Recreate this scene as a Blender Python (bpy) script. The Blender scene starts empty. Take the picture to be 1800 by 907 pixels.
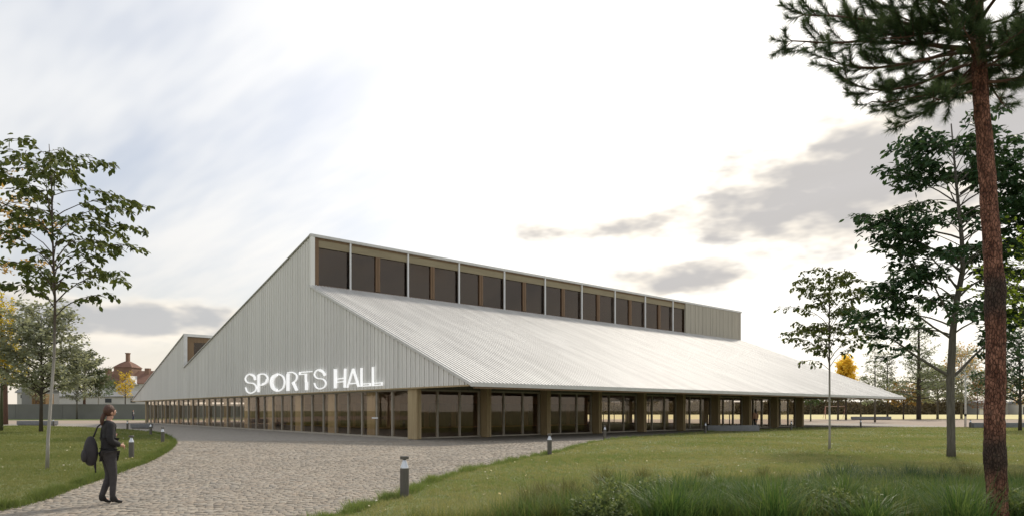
import bpy, bmesh, math, random
import numpy as np
from mathutils import Vector, Matrix
R = math.radians
random.seed(7)
rng = np.random.default_rng(7)
scene = bpy.context.scene
col = scene.collection

# ------------------------------------------------------------------ camera, sky, sun, exposure
EYE = 1.62                      # eye height of the photographer (m)
FPX, HY = 1171.0, 721.0         # focal length and horizon row, in photo pixels (for measuring only)
cam_d = bpy.data.cameras.new('camera')
cam_d.sensor_width = 36.0
cam_d.lens = 36.0 * FPX / 1800.0
cam_d.shift_y = (HY - 453.5) / 1800.0
cam_d.clip_start = 0.1
cam_d.clip_end = 6000
cam = bpy.data.objects.new('camera', cam_d)
cam.location = (0, 0, EYE)
cam.rotation_euler = (R(90), 0, 0)
col.objects.link(cam)
scene.camera = cam
scene.view_settings.view_transform = 'Standard'
scene.view_settings.look = 'None'
scene.view_settings.gamma = 1.0
scene.view_settings.use_curve_mapping = False
scene.view_settings.exposure = 0.36
scene.cycles.max_bounces = 6
scene.cycles.diffuse_bounces = 3
scene.cycles.glossy_bounces = 3
scene.cycles.transparent_max_bounces = 16

SUN_AZ, SUN_EL = R(29), R(41)
sun_vec = Vector((math.sin(SUN_AZ) * math.cos(SUN_EL), math.cos(SUN_AZ) * math.cos(SUN_EL), math.sin(SUN_EL)))
sd = bpy.data.lights.new('sun', 'SUN')
sd.energy = 2.4
sd.angle = R(7)
sd.color = (1.0, 0.91, 0.78)
sun = bpy.data.objects.new('sun', sd)
sun.rotation_euler = sun_vec.to_track_quat('Z', 'Y').to_euler()
sun.location = sun_vec * 200
col.objects.link(sun)

world = bpy.data.worlds.new('World')
scene.world = world
world.use_nodes = True
wt = world.node_tree
for n in list(wt.nodes):
    wt.nodes.remove(n)


class NT:
    """tiny helper for writing node graphs"""
    def __init__(s, nt):
        s.nt = nt

    def node(s, typ, ins=None, **props):
        n = s.nt.nodes.new(typ)
        for k, v in props.items():
            setattr(n, k, v)
        for k, v in (ins or {}).items():
            s.put(n, k, v)
        return n

    def put(s, n, k, v):
        sock = n.inputs[k]
        if isinstance(v, bpy.types.NodeSocket):
            s.nt.links.new(v, sock)
        else:
            if sock.type == 'RGBA' and len(v) == 3:
                v = (*v, 1)
            sock.default_value = v

    def m(s, op, a, b=0.0, c=0.0, clamp=False):
        n = s.nt.nodes.new('ShaderNodeMath')
        n.operation = op
        n.use_clamp = clamp
        for i, v in enumerate((a, b, c)):
            s.put(n, i, v)
        return n.outputs[0]

    def vm(s, op, a, b=(0, 0, 0)):
        n = s.nt.nodes.new('ShaderNodeVectorMath')
        n.operation = op
        s.put(n, 0, a)
        s.put(n, 1, b)
        return n.outputs['Value'] if op == 'DOT_PRODUCT' else n.outputs[0]

    def mix(s, f, a, b, mode='MIX'):
        n = s.nt.nodes.new('ShaderNodeMix')
        n.data_type = 'RGBA'
        n.blend_type = mode
        s.put(n, 0, f)
        s.put(n, 6, a)
        s.put(n, 7, b)
        return n.outputs[2]

    def ss(s, v, lo, hi):
        n = s.nt.nodes.new('ShaderNodeMapRange')
        n.interpolation_type = 'SMOOTHSTEP'
        for i, x in enumerate((v, lo, hi, 0.0, 1.0)):
            s.put(n, i, x)
        return n.outputs[0]

    def noise(s, vec, scale, detail=5, rough=0.55, dist=0.0):
        n = s.node('ShaderNodeTexNoise', {'Vector': vec, 'Scale': scale, 'Detail': detail, 'Roughness': rough, 'Distortion': dist})
        return n.outputs['Fac']

    def xyz(s, x, y, z=0.0):
        n = s.node('ShaderNodeCombineXYZ')
        for i, v in enumerate((x, y, z)):
            s.put(n, i, v)
        return n.outputs[0]


w = NT(wt)
d = w.node('ShaderNodeTexCoord').outputs['Generated']
sp = w.node('ShaderNodeSeparateXYZ', {0: d})
dx, dy, dz = sp.outputs
zc = w.m('MAXIMUM', dz, 0.0)
el = w.m('ARCSINE', zc)
az = w.m('ARCTAN2', dx, dy)
sky = w.node('ShaderNodeTexSky', sky_type='NISHITA', sun_disc=False, sun_elevation=SUN_EL, sun_rotation=SUN_AZ,
             altitude=200, air_density=1.0, dust_density=2.0, ozone_density=1.0)
base = w.mix(1.0, sky.outputs[0], (0.1, 0.1, 0.1), 'MULTIPLY')
den = w.m('ADD', zc, 0.22)
px, py = w.m('DIVIDE', dx, den), w.m('DIVIDE', dy, den)
# high veil of cirrus, drawn out in streaks
rx = w.m('SUBTRACT', w.m('MULTIPLY', px, 0.80), w.m('MULTIPLY', py, 0.60))
ry = w.m('ADD', w.m('MULTIPLY', py, 0.80), w.m('MULTIPLY', px, 0.60))
streak = w.noise(w.xyz(w.m('MULTIPLY', rx, 0.9), w.m('MULTIPLY', ry, 3.0), 3.1), 1.0, 4, 0.62, 0.0)
big = w.noise(w.xyz(px, py, 8.2), 1.1, 1, 0.5)
veil = w.ss(w.m('ADD', w.m('MULTIPLY', streak, 0.7), w.m('MULTIPLY', big, 0.3)), 0.34, 0.60)
sdot = w.m('MAXIMUM', w.vm('DOT_PRODUCT', d, tuple(Vector((math.sin(R(16)) * math.cos(R(30)), math.cos(R(16)) * math.cos(R(30)), math.sin(R(30)))))), 0.0)
glow = w.m('POWER', sdot, 8.5)
veilf = w.m('MULTIPLY_ADD', veil, 0.56, 0.24)
veilf = w.m('ADD', veilf, w.m('MULTIPLY', glow, 0.5), clamp=True)
c = w.mix(veilf, base, (0.765, 0.775, 0.78))
# thin light round the sun behind the veil
c = w.mix(1.0, c, w.mix(glow, (0, 0, 0), (0.42, 0.37, 0.30)), 'ADD')
# warm air low over the horizon
low = w.m('POWER', 2.718, w.m('MULTIPLY', el, -5.5))
c = w.mix(w.m('MULTIPLY', low, 0.85), c, w.mix(w.ss(az, -0.55, 0.10), (0.74, 0.65, 0.53), (0.97, 0.90, 0.78)))


def bank(a0, e0, ra, re, tilt=0.0):
    u = w.m('SUBTRACT', az, a0)
    v = w.m('SUBTRACT', w.m('SUBTRACT', el, e0), w.m('MULTIPLY', u, tilt))
    q = w.m('ADD', w.m('POWER', w.m('ABSOLUTE', w.m('DIVIDE', u, ra)), 2.0), w.m('POWER', w.m('ABSOLUTE', w.m('DIVIDE', v, re)), 2.0))
    return w.m('POWER', 2.718, w.m('MULTIPLY', q, -1.0))


cn = w.noise(w.xyz(w.m('MULTIPLY', az, 7.0), w.m('MULTIPLY', el, 17.0), 1.7), 1.0, 4, 0.6, 0.0)
bsum = 0.0
for b, k in ((bank(0.40, 0.285, 0.20, 0.072, 0.16), 0.64), (bank(0.70, 0.33, 0.22, 0.10), 0.55), (bank(-0.55, 0.120, 0.30, 0.034), 0.74),
             (bank(0.035, 0.262, 0.07, 0.026), 0.34), (bank(0.17, 0.262, 0.07, 0.024), 0.33), (bank(0.25, 0.186, 0.17, 0.024), 0.42),
             (bank(-2.2, 0.3, 0.6, 0.1), 0.5), (bank(2.0, 0.28, 0.6, 0.08), 0.5)):
    bsum = w.m('ADD', bsum, w.m('MULTIPLY', b, k))
cl = w.m('ADD', cn, bsum)
cn2 = w.noise(w.xyz(w.m('MULTIPLY', az, 16.0), w.m('MULTIPLY', el, 40.0), 5.2), 1.0, 2, 0.55, 0.0)
cl = w.m('ADD', cl, w.m('MULTIPLY', w.m('SUBTRACT', cn2, 0.5), 0.18))
cmask = w.ss(cl, 0.68, 0.98)
cedge = w.ss(w.m('ADD', cl, w.m('MULTIPLY', w.m('SUBTRACT', cn2, 0.5), 0.55)), 0.74, 1.14)
leftish = w.ss(az, 0.1, -0.3)
ccol = w.mix(cedge, (0.90, 0.82, 0.70), w.mix(leftish, (0.40, 0.385, 0.38), (0.43, 0.43, 0.435)))
c = w.mix(w.m('MULTIPLY', cmask, 0.88), c, ccol)
bg = w.node('ShaderNodeBackground', {'Color': c, 'Strength': 1.0})
world.cycles.sampling_method = 'MANUAL'
world.cycles.sample_map_resolution = 256
wo = w.node('ShaderNodeOutputWorld', {'Surface': bg.outputs[0]})

# ------------------------------------------------------------------ helpers


def G(pxl, pyl, z=0.0):
    """photo pixel of a point standing on the ground -> (x, y) metres"""
    D = FPX * EYE / (pyl - HY)
    return ((pxl - 900.0) / FPX * D, D)


def at(pxl, pyl, D):
    return ((pxl - 900.0) / FPX * D, D, EYE + (HY - pyl) / FPX * D)


def tag(o, label=None, cat=None, group=None, kind=None):
    if label:
        o['label'] = label
    if cat:
        o['category'] = cat
    if group:
        o['group'] = group
    if kind:
        o['kind'] = kind
    return o


def link(name, me, mat=None, parent=None, loc=(0, 0, 0), rz=0.0):
    o = bpy.data.objects.new(name, me)
    col.objects.link(o)
    o.location = loc
    o.rotation_euler = (0, 0, rz)
    if parent:
        o.parent = parent
    if mat and me is not None and not me.materials:
        me.materials.append(mat)
    return o


def empty(name, loc=(0, 0, 0), rz=0.0):
    return link(name, None, None, None, loc, rz)


def copy_tree(o, parent=None):
    c_ = o.copy()
    col.objects.link(c_)
    c_.parent = parent
    for ch in o.children:
        copy_tree(ch, c_)
    return c_


def np_mesh(name, V, F, attr=None, smooth=False):
    V = np.ascontiguousarray(V, dtype=np.float32)
    F = np.ascontiguousarray(F, dtype=np.int32)
    m, k = F.shape
    me = bpy.data.meshes.new(name)
    me.vertices.add(len(V))
    me.vertices.foreach_set('co', V.ravel())
    me.loops.add(m * k)
    me.loops.foreach_set('vertex_index', F.ravel())
    me.polygons.add(m)
    me.polygons.foreach_set('loop_start', np.arange(0, m * k, k, dtype=np.int32))
    if smooth:
        me.polygons.foreach_set('use_smooth', np.ones(m, dtype=bool))
    me.update(calc_edges=True)
    if attr is not None:
        a = me.attributes.new('rnd', 'FLOAT', 'POINT')
        a.data.foreach_set('value', np.ascontiguousarray(attr, dtype=np.float32))
    return me


class MB:
    def __init__(s):
        s.v, s.f = [], []

    def add(s, vs, fs):
        o = len(s.v)
        s.v += [tuple(p) for p in vs]
        s.f += [tuple(i + o for i in q) for q in fs]
        return s

    def box(s, x0, x1, y0, y1, z0, z1):
        return s.add([(x0, y0, z0), (x1, y0, z0), (x1, y1, z0), (x0, y1, z0), (x0, y0, z1), (x1, y0, z1), (x1, y1, z1), (x0, y1, z1)],
                     [(3, 2, 1, 0), (4, 5, 6, 7), (0, 1, 5, 4), (1, 2, 6, 5), (2, 3, 7, 6), (3, 0, 4, 7)])

    def prism(s, poly, x0, x1, ax='x'):
        """extrude polygon (a,b) along x (a=y,b=z) or along y (a=x,b=z) or z (a=x,b=y)"""
        n = len(poly)
        mk = {'x': lambda a, b, t: (t, a, b), 'y': lambda a, b, t: (a, t, b), 'z': lambda a, b, t: (a, b, t)}[ax]
        vs = [mk(a, b, x0) for a, b in poly] + [mk(a, b, x1) for a, b in poly]
        fs = [tuple(range(n))[::-1], tuple(range(n, 2 * n))] + [(i, (i + 1) % n, n + (i + 1) % n, n + i) for i in range(n)]
        return s.add(vs, fs)

    def tube(s, pts, rad, sides=8, cap=True):
        pts = [Vector(p) for p in pts]
        o = len(s.v)
        n = len(pts)
        up = Vector((0.3, 0.2, 1)).normalized()
        for i, p in enumerate(pts):
            t = (pts[min(i + 1, n - 1)] - pts[max(i - 1, 0)]).normalized()
            a = t.cross(up)
            if a.length < 0.15:
                a = t.cross(Vector((1, 0.1, 0)))
            a.normalize()
            b = t.cross(a)
            r = rad[i] if hasattr(rad, '__len__') else rad
            for k in range(sides):
                q = 2 * math.pi * k / sides
                s.v.append(tuple(p + a * (r * math.cos(q)) + b * (r * math.sin(q))))
        for i in range(n - 1):
            for k in range(sides):
                k2 = (k + 1) % sides
                s.f.append((o + i * sides + k, o + i * sides + k2, o + (i + 1) * sides + k2, o + (i + 1) * sides + k))
        if cap:
            s.f.append(tuple(o + (n - 1) * sides + k for k in range(sides)))
            s.f.append(tuple(o + k for k in range(sides))[::-1])
        return s

    def lathe(s, prof, sides=20):
        o = len(s.v)
        for r, z in prof:
            for k in range(sides):
                q = 2 * math.pi * k / sides
                s.v.append((r * math.cos(q), r * math.sin(q), z))
        for i in range(len(prof) - 1):
            for k in range(sides):
                k2 = (k + 1) % sides
                s.f.append((o + i * sides + k, o + i * sides + k2, o + (i + 1) * sides + k2, o + (i + 1) * sides + k))
        s.f.append(tuple(o + k for k in range(sides))[::-1])
        s.f.append(tuple(o + (len(prof) - 1) * sides + k for k in range(sides)))
        return s

    def mesh(s, name, smooth=False):
        me = bpy.data.meshes.new(name)
        me.from_pydata(s.v, [], s.f)
        if smooth:
            me.polygons.foreach_set('use_smooth', [True] * len(me.polygons))
        me.update()
        return me

    def build(s, name, mat, parent=None, loc=(0, 0, 0), rz=0.0, smooth=False):
        return link(name, s.mesh(name, smooth), mat, parent, loc, rz)


def lin(*rgb):
    return tuple(((v / 255) / 12.92 if v / 255 <= 0.04045 else ((v / 255 + 0.055) / 1.055) ** 2.4) for v in rgb)


def mat(name, c1, c2=None, scale=3.0, rough=0.75, bump=0.0, bscale=30.0, metal=0.0, spec=0.4, stretch=(1, 1, 1),
        attr=None, c3=None, wobble=0.0, emit=0.0, coords='Object', detail=5):
    m_ = bpy.data.materials.new(name)
    m_.use_nodes = True
    n = NT(m_.node_tree)
    b = m_.node_tree.nodes['Principled BSDF']
    b.inputs['Roughness'].default_value = rough
    b.inputs['Metallic'].default_value = metal
    b.inputs['Specular IOR Level'].default_value = spec
    tc = n.node('ShaderNodeTexCoord').outputs[coords]
    v = n.vm('MULTIPLY', tc, stretch)
    c_ = (*c1, 1)
    if c2:
        f = n.ss(n.noise(v, scale, detail, 0.6), 0.3, 0.7)
        c_ = n.mix(f, c1, c2)
    if attr:
        a = n.node('ShaderNodeAttribute', attribute_name='rnd').outputs['Fac']
        c_ = n.mix(n.m('MULTIPLY', a, attr), c_, c3)
    if emit:
        b.inputs['Emission Color'].default_value = (*c1, 1)
        b.inputs['Emission Strength'].default_value = emit
    n.put(b, 'Base Color', c_)
    if bump:
        h = n.noise(v, bscale, 6, 0.65)
        bp = n.node('ShaderNodeBump', {'Height': h, 'Strength': min(1.0, bump), 'Distance': 0.02 * max(1.0, bump)})
        n.put(b, 'Normal', bp.outputs[0])
    return m_


def leaf_mat(name, c1, c2, trans=0.3, rough=0.55):
    m_ = bpy.data.materials.new(name)
    m_.use_nodes = True
    n = NT(m_.node_tree)
    b = m_.node_tree.nodes['Principled BSDF']
    b.inputs['Roughness'].default_value = rough
    b.inputs['Specular IOR Level'].default_value = 0.12
    a = n.node('ShaderNodeAttribute', attribute_name='rnd').outputs['Fac']
    c_ = n.mix(a, c1, c2)
    n.put(b, 'Base Color', c_)
    t = n.node('ShaderNodeBsdfTranslucent', {'Color': n.mix(1.0, c_, (1.25, 1.2, 0.8), 'MULTIPLY')})
    mx = n.node('ShaderNodeMixShader', {0: trans, 1: b.outputs[0], 2: t.outputs[0]})
    out = m_.node_tree.nodes['Material Output']
    n.nt.links.new(mx.outputs[0], out.inputs[0])
    return m_


def glass_mat(name, tint, refl):
    m_ = bpy.data.materials.new(name)
    m_.use_nodes = True
    n = NT(m_.node_tree)
    n.nt.nodes.remove(m_.node_tree.nodes['Principled BSDF'])
    t = n.node('ShaderNodeBsdfTransparent', {'Color': tint})
    g = n.node('ShaderNodeBsdfGlossy', {'Color': (0.92, 0.84, 0.76), 'Roughness': 0.02})
    lw = n.node('ShaderNodeLayerWeight', {'Blend': 0.5}).outputs['Facing']
    fr = n.m('MULTIPLY_ADD', n.m('POWER', lw, 5.0), 0.7, 0.036 + refl, clamp=True)
    mx = n.node('ShaderNodeMixShader', {0: fr, 1: t.outputs[0], 2: g.outputs[0]})
    n.nt.links.new(mx.outputs[0], m_.node_tree.nodes['Material Output'].inputs[0])
    return m_


# ------------------------------------------------------------------ materials
M = {}
M['clad'] = mat('grey_larch', (0.84, 0.835, 0.80), (0.77, 0.765, 0.73), scale=1.0, stretch=(1, 9, 0.12), rough=0.8, bump=0.3, bscale=12, attr=0.5, c3=(0.56, 0.555, 0.53))
M['clad_back'] = mat('sheathing', (0.20, 0.19, 0.175), (0.16, 0.155, 0.14), scale=2, rough=0.9)
M['roof'] = mat('white_roof', (0.72, 0.71, 0.685), (0.57, 0.56, 0.54), scale=0.35, stretch=(3, 0.25, 1), rough=0.55, spec=0.5, metal=0.0)
M['roofgap'] = mat('roof_gap', (0.10, 0.098, 0.095), rough=0.7)  # near-black colour stands in for the shade between the white ribs
M['trim'] = mat('pale_trim', (0.62, 0.62, 0.60), (0.55, 0.55, 0.53), scale=2, rough=0.5)
M['steel_white'] = mat('white_mullion', (0.70, 0.71, 0.71), rough=0.45)
M['bronze'] = mat('greige_frame', (0.37, 0.34, 0.28), (0.31, 0.285, 0.235), scale=4, rough=0.6)
M['wood'] = mat('glulam', (0.42, 0.335, 0.195), (0.34, 0.26, 0.145), scale=2.0, stretch=(3, 3, 0.3), rough=0.75, bump=0.25, bscale=20)
M['wood_m'] = mat('mid_timber', (0.21, 0.135, 0.08), (0.165, 0.105, 0.062), scale=2.0, stretch=(3, 3, 0.3), rough=0.75)
M['wood_h'] = mat('olive_timber', (0.30, 0.255, 0.165), (0.25, 0.21, 0.135), scale=2.0, stretch=(0.3, 3, 3), rough=0.75)
M['wood_d'] = mat('brown_timber', (0.20, 0.135, 0.075), (0.16, 0.105, 0.06), scale=2.0, stretch=(3, 3, 0.3), rough=0.75)
M['wood_int'] = mat('inner_panelling', (0.46, 0.28, 0.18), (0.38, 0.23, 0.15), scale=1.0, stretch=(3, 3, 0.3), rough=0.7)
M['ceil'] = mat('timber_ceiling', (0.52, 0.38, 0.28), (0.45, 0.33, 0.24), scale=1.5, rough=0.8)
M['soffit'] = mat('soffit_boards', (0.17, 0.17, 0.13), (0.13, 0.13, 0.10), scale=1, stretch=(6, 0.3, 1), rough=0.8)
M['board'] = mat('silver_board', (0.43, 0.40, 0.33), (0.36, 0.335, 0.28), scale=1.5, stretch=(5, 1, 0.2), rough=0.8)
M['board2'] = mat('bluish_board', (0.33, 0.33, 0.32), (0.28, 0.285, 0.285), scale=1.5, stretch=(5, 1, 0.2), rough=0.8)
M['floor_in'] = mat('screed', (0.30, 0.26, 0.22), rough=0.5)
M['glass'] = glass_mat('glass', (0.93, 0.90, 0.87), 0.0)
M['glass_dark'] = glass_mat('tinted_glass', (0.60, 0.52, 0.46), 0.02)
M['letter'] = mat('glow_white_letter', (1.0, 1.0, 1.0), rough=0.5, emit=0.38)  # glow added so the letters stay pure white on the shaded gable
M['concrete'] = mat('bench_concrete', (0.22, 0.225, 0.235), (0.17, 0.175, 0.185), scale=3, rough=0.85, bump=0.3, bscale=40)
M['boll'] = mat('bollard_paint', (0.125, 0.115, 0.10), (0.10, 0.092, 0.08), scale=9, rough=0.55, stretch=(3, 3, 0.4), bump=0.1)
M['boll_ring'] = mat('brushed_steel', (0.62, 0.64, 0.66), rough=0.3, metal=0.85)
M['joint'] = mat('joint_sand', (0.23, 0.21, 0.175), (0.175, 0.17, 0.13), scale=6, rough=0.95)
M['gravel'] = mat('beige_gravel', (0.33, 0.262, 0.205), (0.285, 0.225, 0.175), scale=0.35, rough=0.95, bump=0.5, bscale=8, coords='Object')
M['soil'] = mat('lawn_earth', (0.175, 0.185, 0.07), (0.125, 0.14, 0.05), scale=0.8, rough=0.95, bump=1.0, bscale=14)
M['meadow'] = mat('far_ground', (0.16, 0.17, 0.07), (0.21, 0.19, 0.09), scale=0.02, rough=0.95)
M['field'] = mat('dry_field', (0.60, 0.52, 0.25), (0.52, 0.46, 0.22), scale=0.05, rough=0.95)
M['verge'] = mat('verge_grass', (0.13, 0.17, 0.04), (0.10, 0.13, 0.035), scale=0.5, rough=0.95, bump=0.8, bscale=9)
M['blade'] = leaf_mat('grass_blade', (0.12, 0.168, 0.047), (0.25, 0.255, 0.11), 0.33, 0.7)
M['blade_w'] = leaf_mat('worn_grass_blade', (0.165, 0.235, 0.07), (0.35, 0.33, 0.165), 0.33, 0.7)
M['tus'] = leaf_mat('tussock_blade', (0.05, 0.11, 0.032), (0.23, 0.28, 0.10), 0.35, 0.5)
M['tus_b'] = leaf_mat('bluish_tussock_blade', (0.045, 0.085, 0.048), (0.16, 0.205, 0.11), 0.35, 0.5)
M['tus_y'] = leaf_mat('seed_grass_blade', (0.10, 0.11, 0.04), (0.23, 0.20, 0.09), 0.25, 0.6)
M['long'] = leaf_mat('long_grass_blade', (0.085, 0.15, 0.042), (0.36, 0.33, 0.145), 0.35, 0.6)
M['shrub'] = leaf_mat('shrub_leaf', (0.07, 0.11, 0.05), (0.28, 0.32, 0.13), 0.3, 0.5)
M['litter'] = leaf_mat('fallen_leaf', (0.55, 0.45, 0.20), (0.68, 0.64, 0.52), 0.1, 0.8)
M['bark_pale'] = mat('pale_bark', (0.40, 0.38, 0.35), (0.27, 0.255, 0.235), scale=4, stretch=(4, 4, 0.6), rough=0.85, bump=0.5, bscale=14)
M['bark_lime'] = mat('lime_bark', (0.42, 0.40, 0.37), (0.30, 0.28, 0.255), scale=4, stretch=(4, 4, 0.6), rough=0.85, bump=0.5, bscale=14)
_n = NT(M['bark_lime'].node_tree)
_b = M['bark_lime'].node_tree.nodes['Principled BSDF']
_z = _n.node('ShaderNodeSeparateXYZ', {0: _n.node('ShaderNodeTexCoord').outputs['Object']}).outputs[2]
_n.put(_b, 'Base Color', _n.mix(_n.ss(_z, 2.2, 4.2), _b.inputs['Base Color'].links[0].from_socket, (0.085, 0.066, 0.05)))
M['bark_grey'] = mat('grey_bark', (0.17, 0.155, 0.13), (0.105, 0.096, 0.08), scale=4, stretch=(5, 5, 0.7), rough=0.9, bump=1.0, bscale=12)
M['bark_dark'] = mat('dark_bark', (0.06, 0.05, 0.04), (0.09, 0.075, 0.06), scale=4, stretch=(4, 4, 0.6), rough=0.9, bump=0.6, bscale=14)
M['bark_red'] = mat('reddish_bark', (0.15, 0.085, 0.06), (0.10, 0.06, 0.045), scale=4, stretch=(4, 4, 0.6), rough=0.9)
M['bark_green'] = mat('mossy_bark', (0.07, 0.09, 0.045), (0.10, 0.10, 0.06), scale=4, stretch=(4, 4, 0.6), rough=0.9)
M['birch'] = mat('birch_bark', (0.70, 0.69, 0.66), (0.55, 0.54, 0.51), scale=3, stretch=(1, 1, 3), rough=0.8)
M['lf_lime'] = leaf_mat('lime_leaf', (0.055, 0.080, 0.023), (0.155, 0.18, 0.055), 0.32)
M['lf_dark'] = leaf_mat('dark_leaf', (0.026, 0.064, 0.030), (0.075, 0.13, 0.058), 0.24)
M['lf_grey'] = leaf_mat('hazed_greygreen_leaf', (0.24, 0.26, 0.205), (0.42, 0.44, 0.35), 0.45)  # grey-green foliage, paled further to carry the haze in its colour
M['lf_greyd'] = leaf_mat('dull_leaf', (0.085, 0.105, 0.065), (0.18, 0.20, 0.13), 0.32)
M['lf_green'] = leaf_mat('green_leaf', (0.05, 0.10, 0.03), (0.13, 0.20, 0.07), 0.3)
M['lf_pale'] = leaf_mat('pale_needle', (0.16, 0.20, 0.12), (0.30, 0.34, 0.21), 0.35)
M['lf_yellow'] = leaf_mat('yellow_leaf', (0.60, 0.42, 0.04), (0.78, 0.60, 0.08), 0.45)
M['lf_yelgr'] = leaf_mat('yellow_green_leaf', (0.40, 0.38, 0.06), (0.78, 0.58, 0.10), 0.45)
M['lf_gold'] = leaf_mat('ginkgo_leaf', (0.80, 0.60, 0.09), (0.90, 0.72, 0.16), 0.5)
M['lf_orange'] = leaf_mat('orange_leaf', (0.42, 0.26, 0.07), (0.55, 0.38, 0.14), 0.35)
M['lf_tan'] = leaf_mat('tan_leaf', (0.50, 0.33, 0.12), (0.64, 0.46, 0.22), 0.35)
M['lf_red'] = leaf_mat('red_leaf', (0.36, 0.10, 0.06), (0.25, 0.24, 0.10), 0.35)
M['lf_spring'] = leaf_mat('spring_leaf', (0.28, 0.40, 0.05), (0.50, 0.60, 0.10), 0.4)
M['needle'] = leaf_mat('pine_needle', (0.032, 0.068, 0.036), (0.13, 0.18, 0.075), 0.22, 0.5)
M['wall_far'] = mat('rendered_wall', (0.19, 0.19, 0.175), (0.16, 0.16, 0.145), scale=0.25, rough=0.95)
M['white_far'] = mat('white_render', (0.60, 0.585, 0.56), (0.50, 0.49, 0.465), scale=0.2, rough=0.9)
M['grey_far'] = mat('grey_render', (0.24, 0.24, 0.235), (0.20, 0.20, 0.195), scale=0.2, rough=0.9)
M['roof_red'] = mat('red_roof', (0.21, 0.115, 0.08), (0.165, 0.09, 0.065), scale=0.5, rough=0.9)
M['brick_far'] = mat('brick_far', (0.25, 0.155, 0.11), (0.20, 0.125, 0.09), scale=0.5, rough=0.9)
M['brown_far'] = mat('brown_render', (0.20, 0.15, 0.11), (0.15, 0.115, 0.085), scale=0.1, rough=0.95)
M['rust'] = mat('rust_sheet', (0.24, 0.15, 0.07), (0.18, 0.11, 0.05), scale=1.0, rough=0.9)
M['win_far'] = mat('window_far', (0.06, 0.065, 0.07), rough=0.2)
M['hedge'] = leaf_mat('hedge_leaf', (0.10, 0.085, 0.05), (0.20, 0.16, 0.10), 0.15)
M['goal'] = mat('goal_paint', (0.42, 0.16, 0.14), (0.52, 0.36, 0.32), scale=1.2, stretch=(0.2, 0.2, 3), rough=0.6)
M['jacket'] = mat('black_jacket', (0.018, 0.017, 0.018), (0.026, 0.024, 0.026), scale=9, rough=0.85, bump=0.5, bscale=22)
M['trouser'] = mat('charcoal_trouser', (0.040, 0.036, 0.038), (0.055, 0.050, 0.052), scale=9, rough=0.85, bump=0.5, bscale=22)
M['boot'] = mat('black_boot', (0.013, 0.012, 0.012), rough=0.5)
M['skin'] = mat('skin', (0.50, 0.29, 0.20), (0.44, 0.25, 0.17), scale=8, rough=0.55)
M['hair'] = mat('auburn_hair', (0.060, 0.026, 0.016), (0.10, 0.045, 0.026), scale=14, stretch=(4, 4, 0.5), rough=0.5, bump=0.6, bscale=40)
M['hair_d'] = mat('dark_hair', (0.02, 0.012, 0.01), (0.035, 0.02, 0.015), scale=14, stretch=(4, 4, 0.5), rough=0.5)
M['bag'] = mat('dark_bag', (0.028, 0.025, 0.028), (0.042, 0.036, 0.04), scale=7, rough=0.8, bump=0.6, bscale=16)
M['coat'] = mat('brown_coat', (0.34, 0.19, 0.12), (0.28, 0.155, 0.10), scale=7, rough=0.9)
M['shirt'] = mat('white_shirt', (0.6, 0.6, 0.6), rough=0.9)
M['jeans'] = mat('navy_jeans', (0.03, 0.04, 0.075), rough=0.9)

# ------------------------------------------------------------------ the ground
def sett_material():
    m_ = bpy.data.materials.new('granite_sett')
    m_.use_nodes = True
    n = NT(m_.node_tree)
    b = m_.node_tree.nodes['Principled BSDF']
    b.inputs['Roughness'].default_value = 0.82
    b.inputs['Specular IOR Level'].default_value = 0.3
    a = n.node('ShaderNodeAttribute', attribute_name='rnd').outputs['Fac']
    cr = n.node('ShaderNodeValToRGB', {'Fac': a})
    r = cr.color_ramp
    cols = [(0.0, (0.243, 0.222, 0.194)), (0.2, (0.321, 0.291, 0.249)), (0.42, (0.315, 0.262, 0.207)), (0.6, (0.359, 0.324, 0.272)), (0.8, (0.354, 0.291, 0.226)), (1.0, (0.409, 0.372, 0.310))]
    r.elements[0].position, r.elements[0].color = 0.0, (*cols[0][1], 1)
    r.elements[1].position, r.elements[1].color = 1.0, (*cols[-1][1], 1)
    for p_, c_ in cols[1:-1]:
        e = r.elements.new(p_)
        e.color = (*c_, 1)
    geo = n.node('ShaderNodeNewGeometry').outputs['Position']
    f = n.noise(geo, 60.0, 4, 0.7)
    f2 = n.ss(n.noise(geo, 0.55, 4, 0.6), 0.35, 0.7)
    c_ = n.mix(n.m('MULTIPLY', f, 0.35), cr.outputs[0], (0.22, 0.20, 0.17))
    c_ = n.mix(n.m('MULTIPLY', f2, 0.30), c_, (0.20, 0.18, 0.15))
    n.put(b, 'Base Color', c_)
    bp = n.node('ShaderNodeBump', {'Height': n.noise(geo, 90.0, 4, 0.6), 'Strength': 0.4, 'Distance': 0.006})
    n.put(b, 'Normal', bp.outputs[0])
    return m_


def pave_far_material():
    m_ = bpy.data.materials.new('far_setts')
    m_.use_nodes = True
    n = NT(m_.node_tree)
    b = m_.node_tree.nodes['Principled BSDF']
    b.inputs['Roughness'].default_value = 0.85
    b.inputs['Specular IOR Level'].default_value = 0.3
    geo = n.node('ShaderNodeNewGeometry').outputs['Position']
    br = n.node('ShaderNodeTexBrick', {'Vector': geo, 'Color1': (0.36, 0.32, 0.275), 'Color2': (0.25, 0.225, 0.195), 'Mortar': (0.13, 0.125, 0.10), 'Scale': 1.0,
                                       'Mortar Size': 0.006, 'Brick Width': 0.17, 'Row Height': 0.11, 'Bias': 0.0})
    c_ = n.mix(n.m('MULTIPLY', n.ss(n.noise(geo, 0.55, 4, 0.6), 0.35, 0.7), 0.22), br.outputs[0], (0.20, 0.18, 0.15))
    n.put(b, 'Base Color', c_)
    return m_


M['sett'] = sett_material()
M['pave_far'] = pave_far_material()


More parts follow.
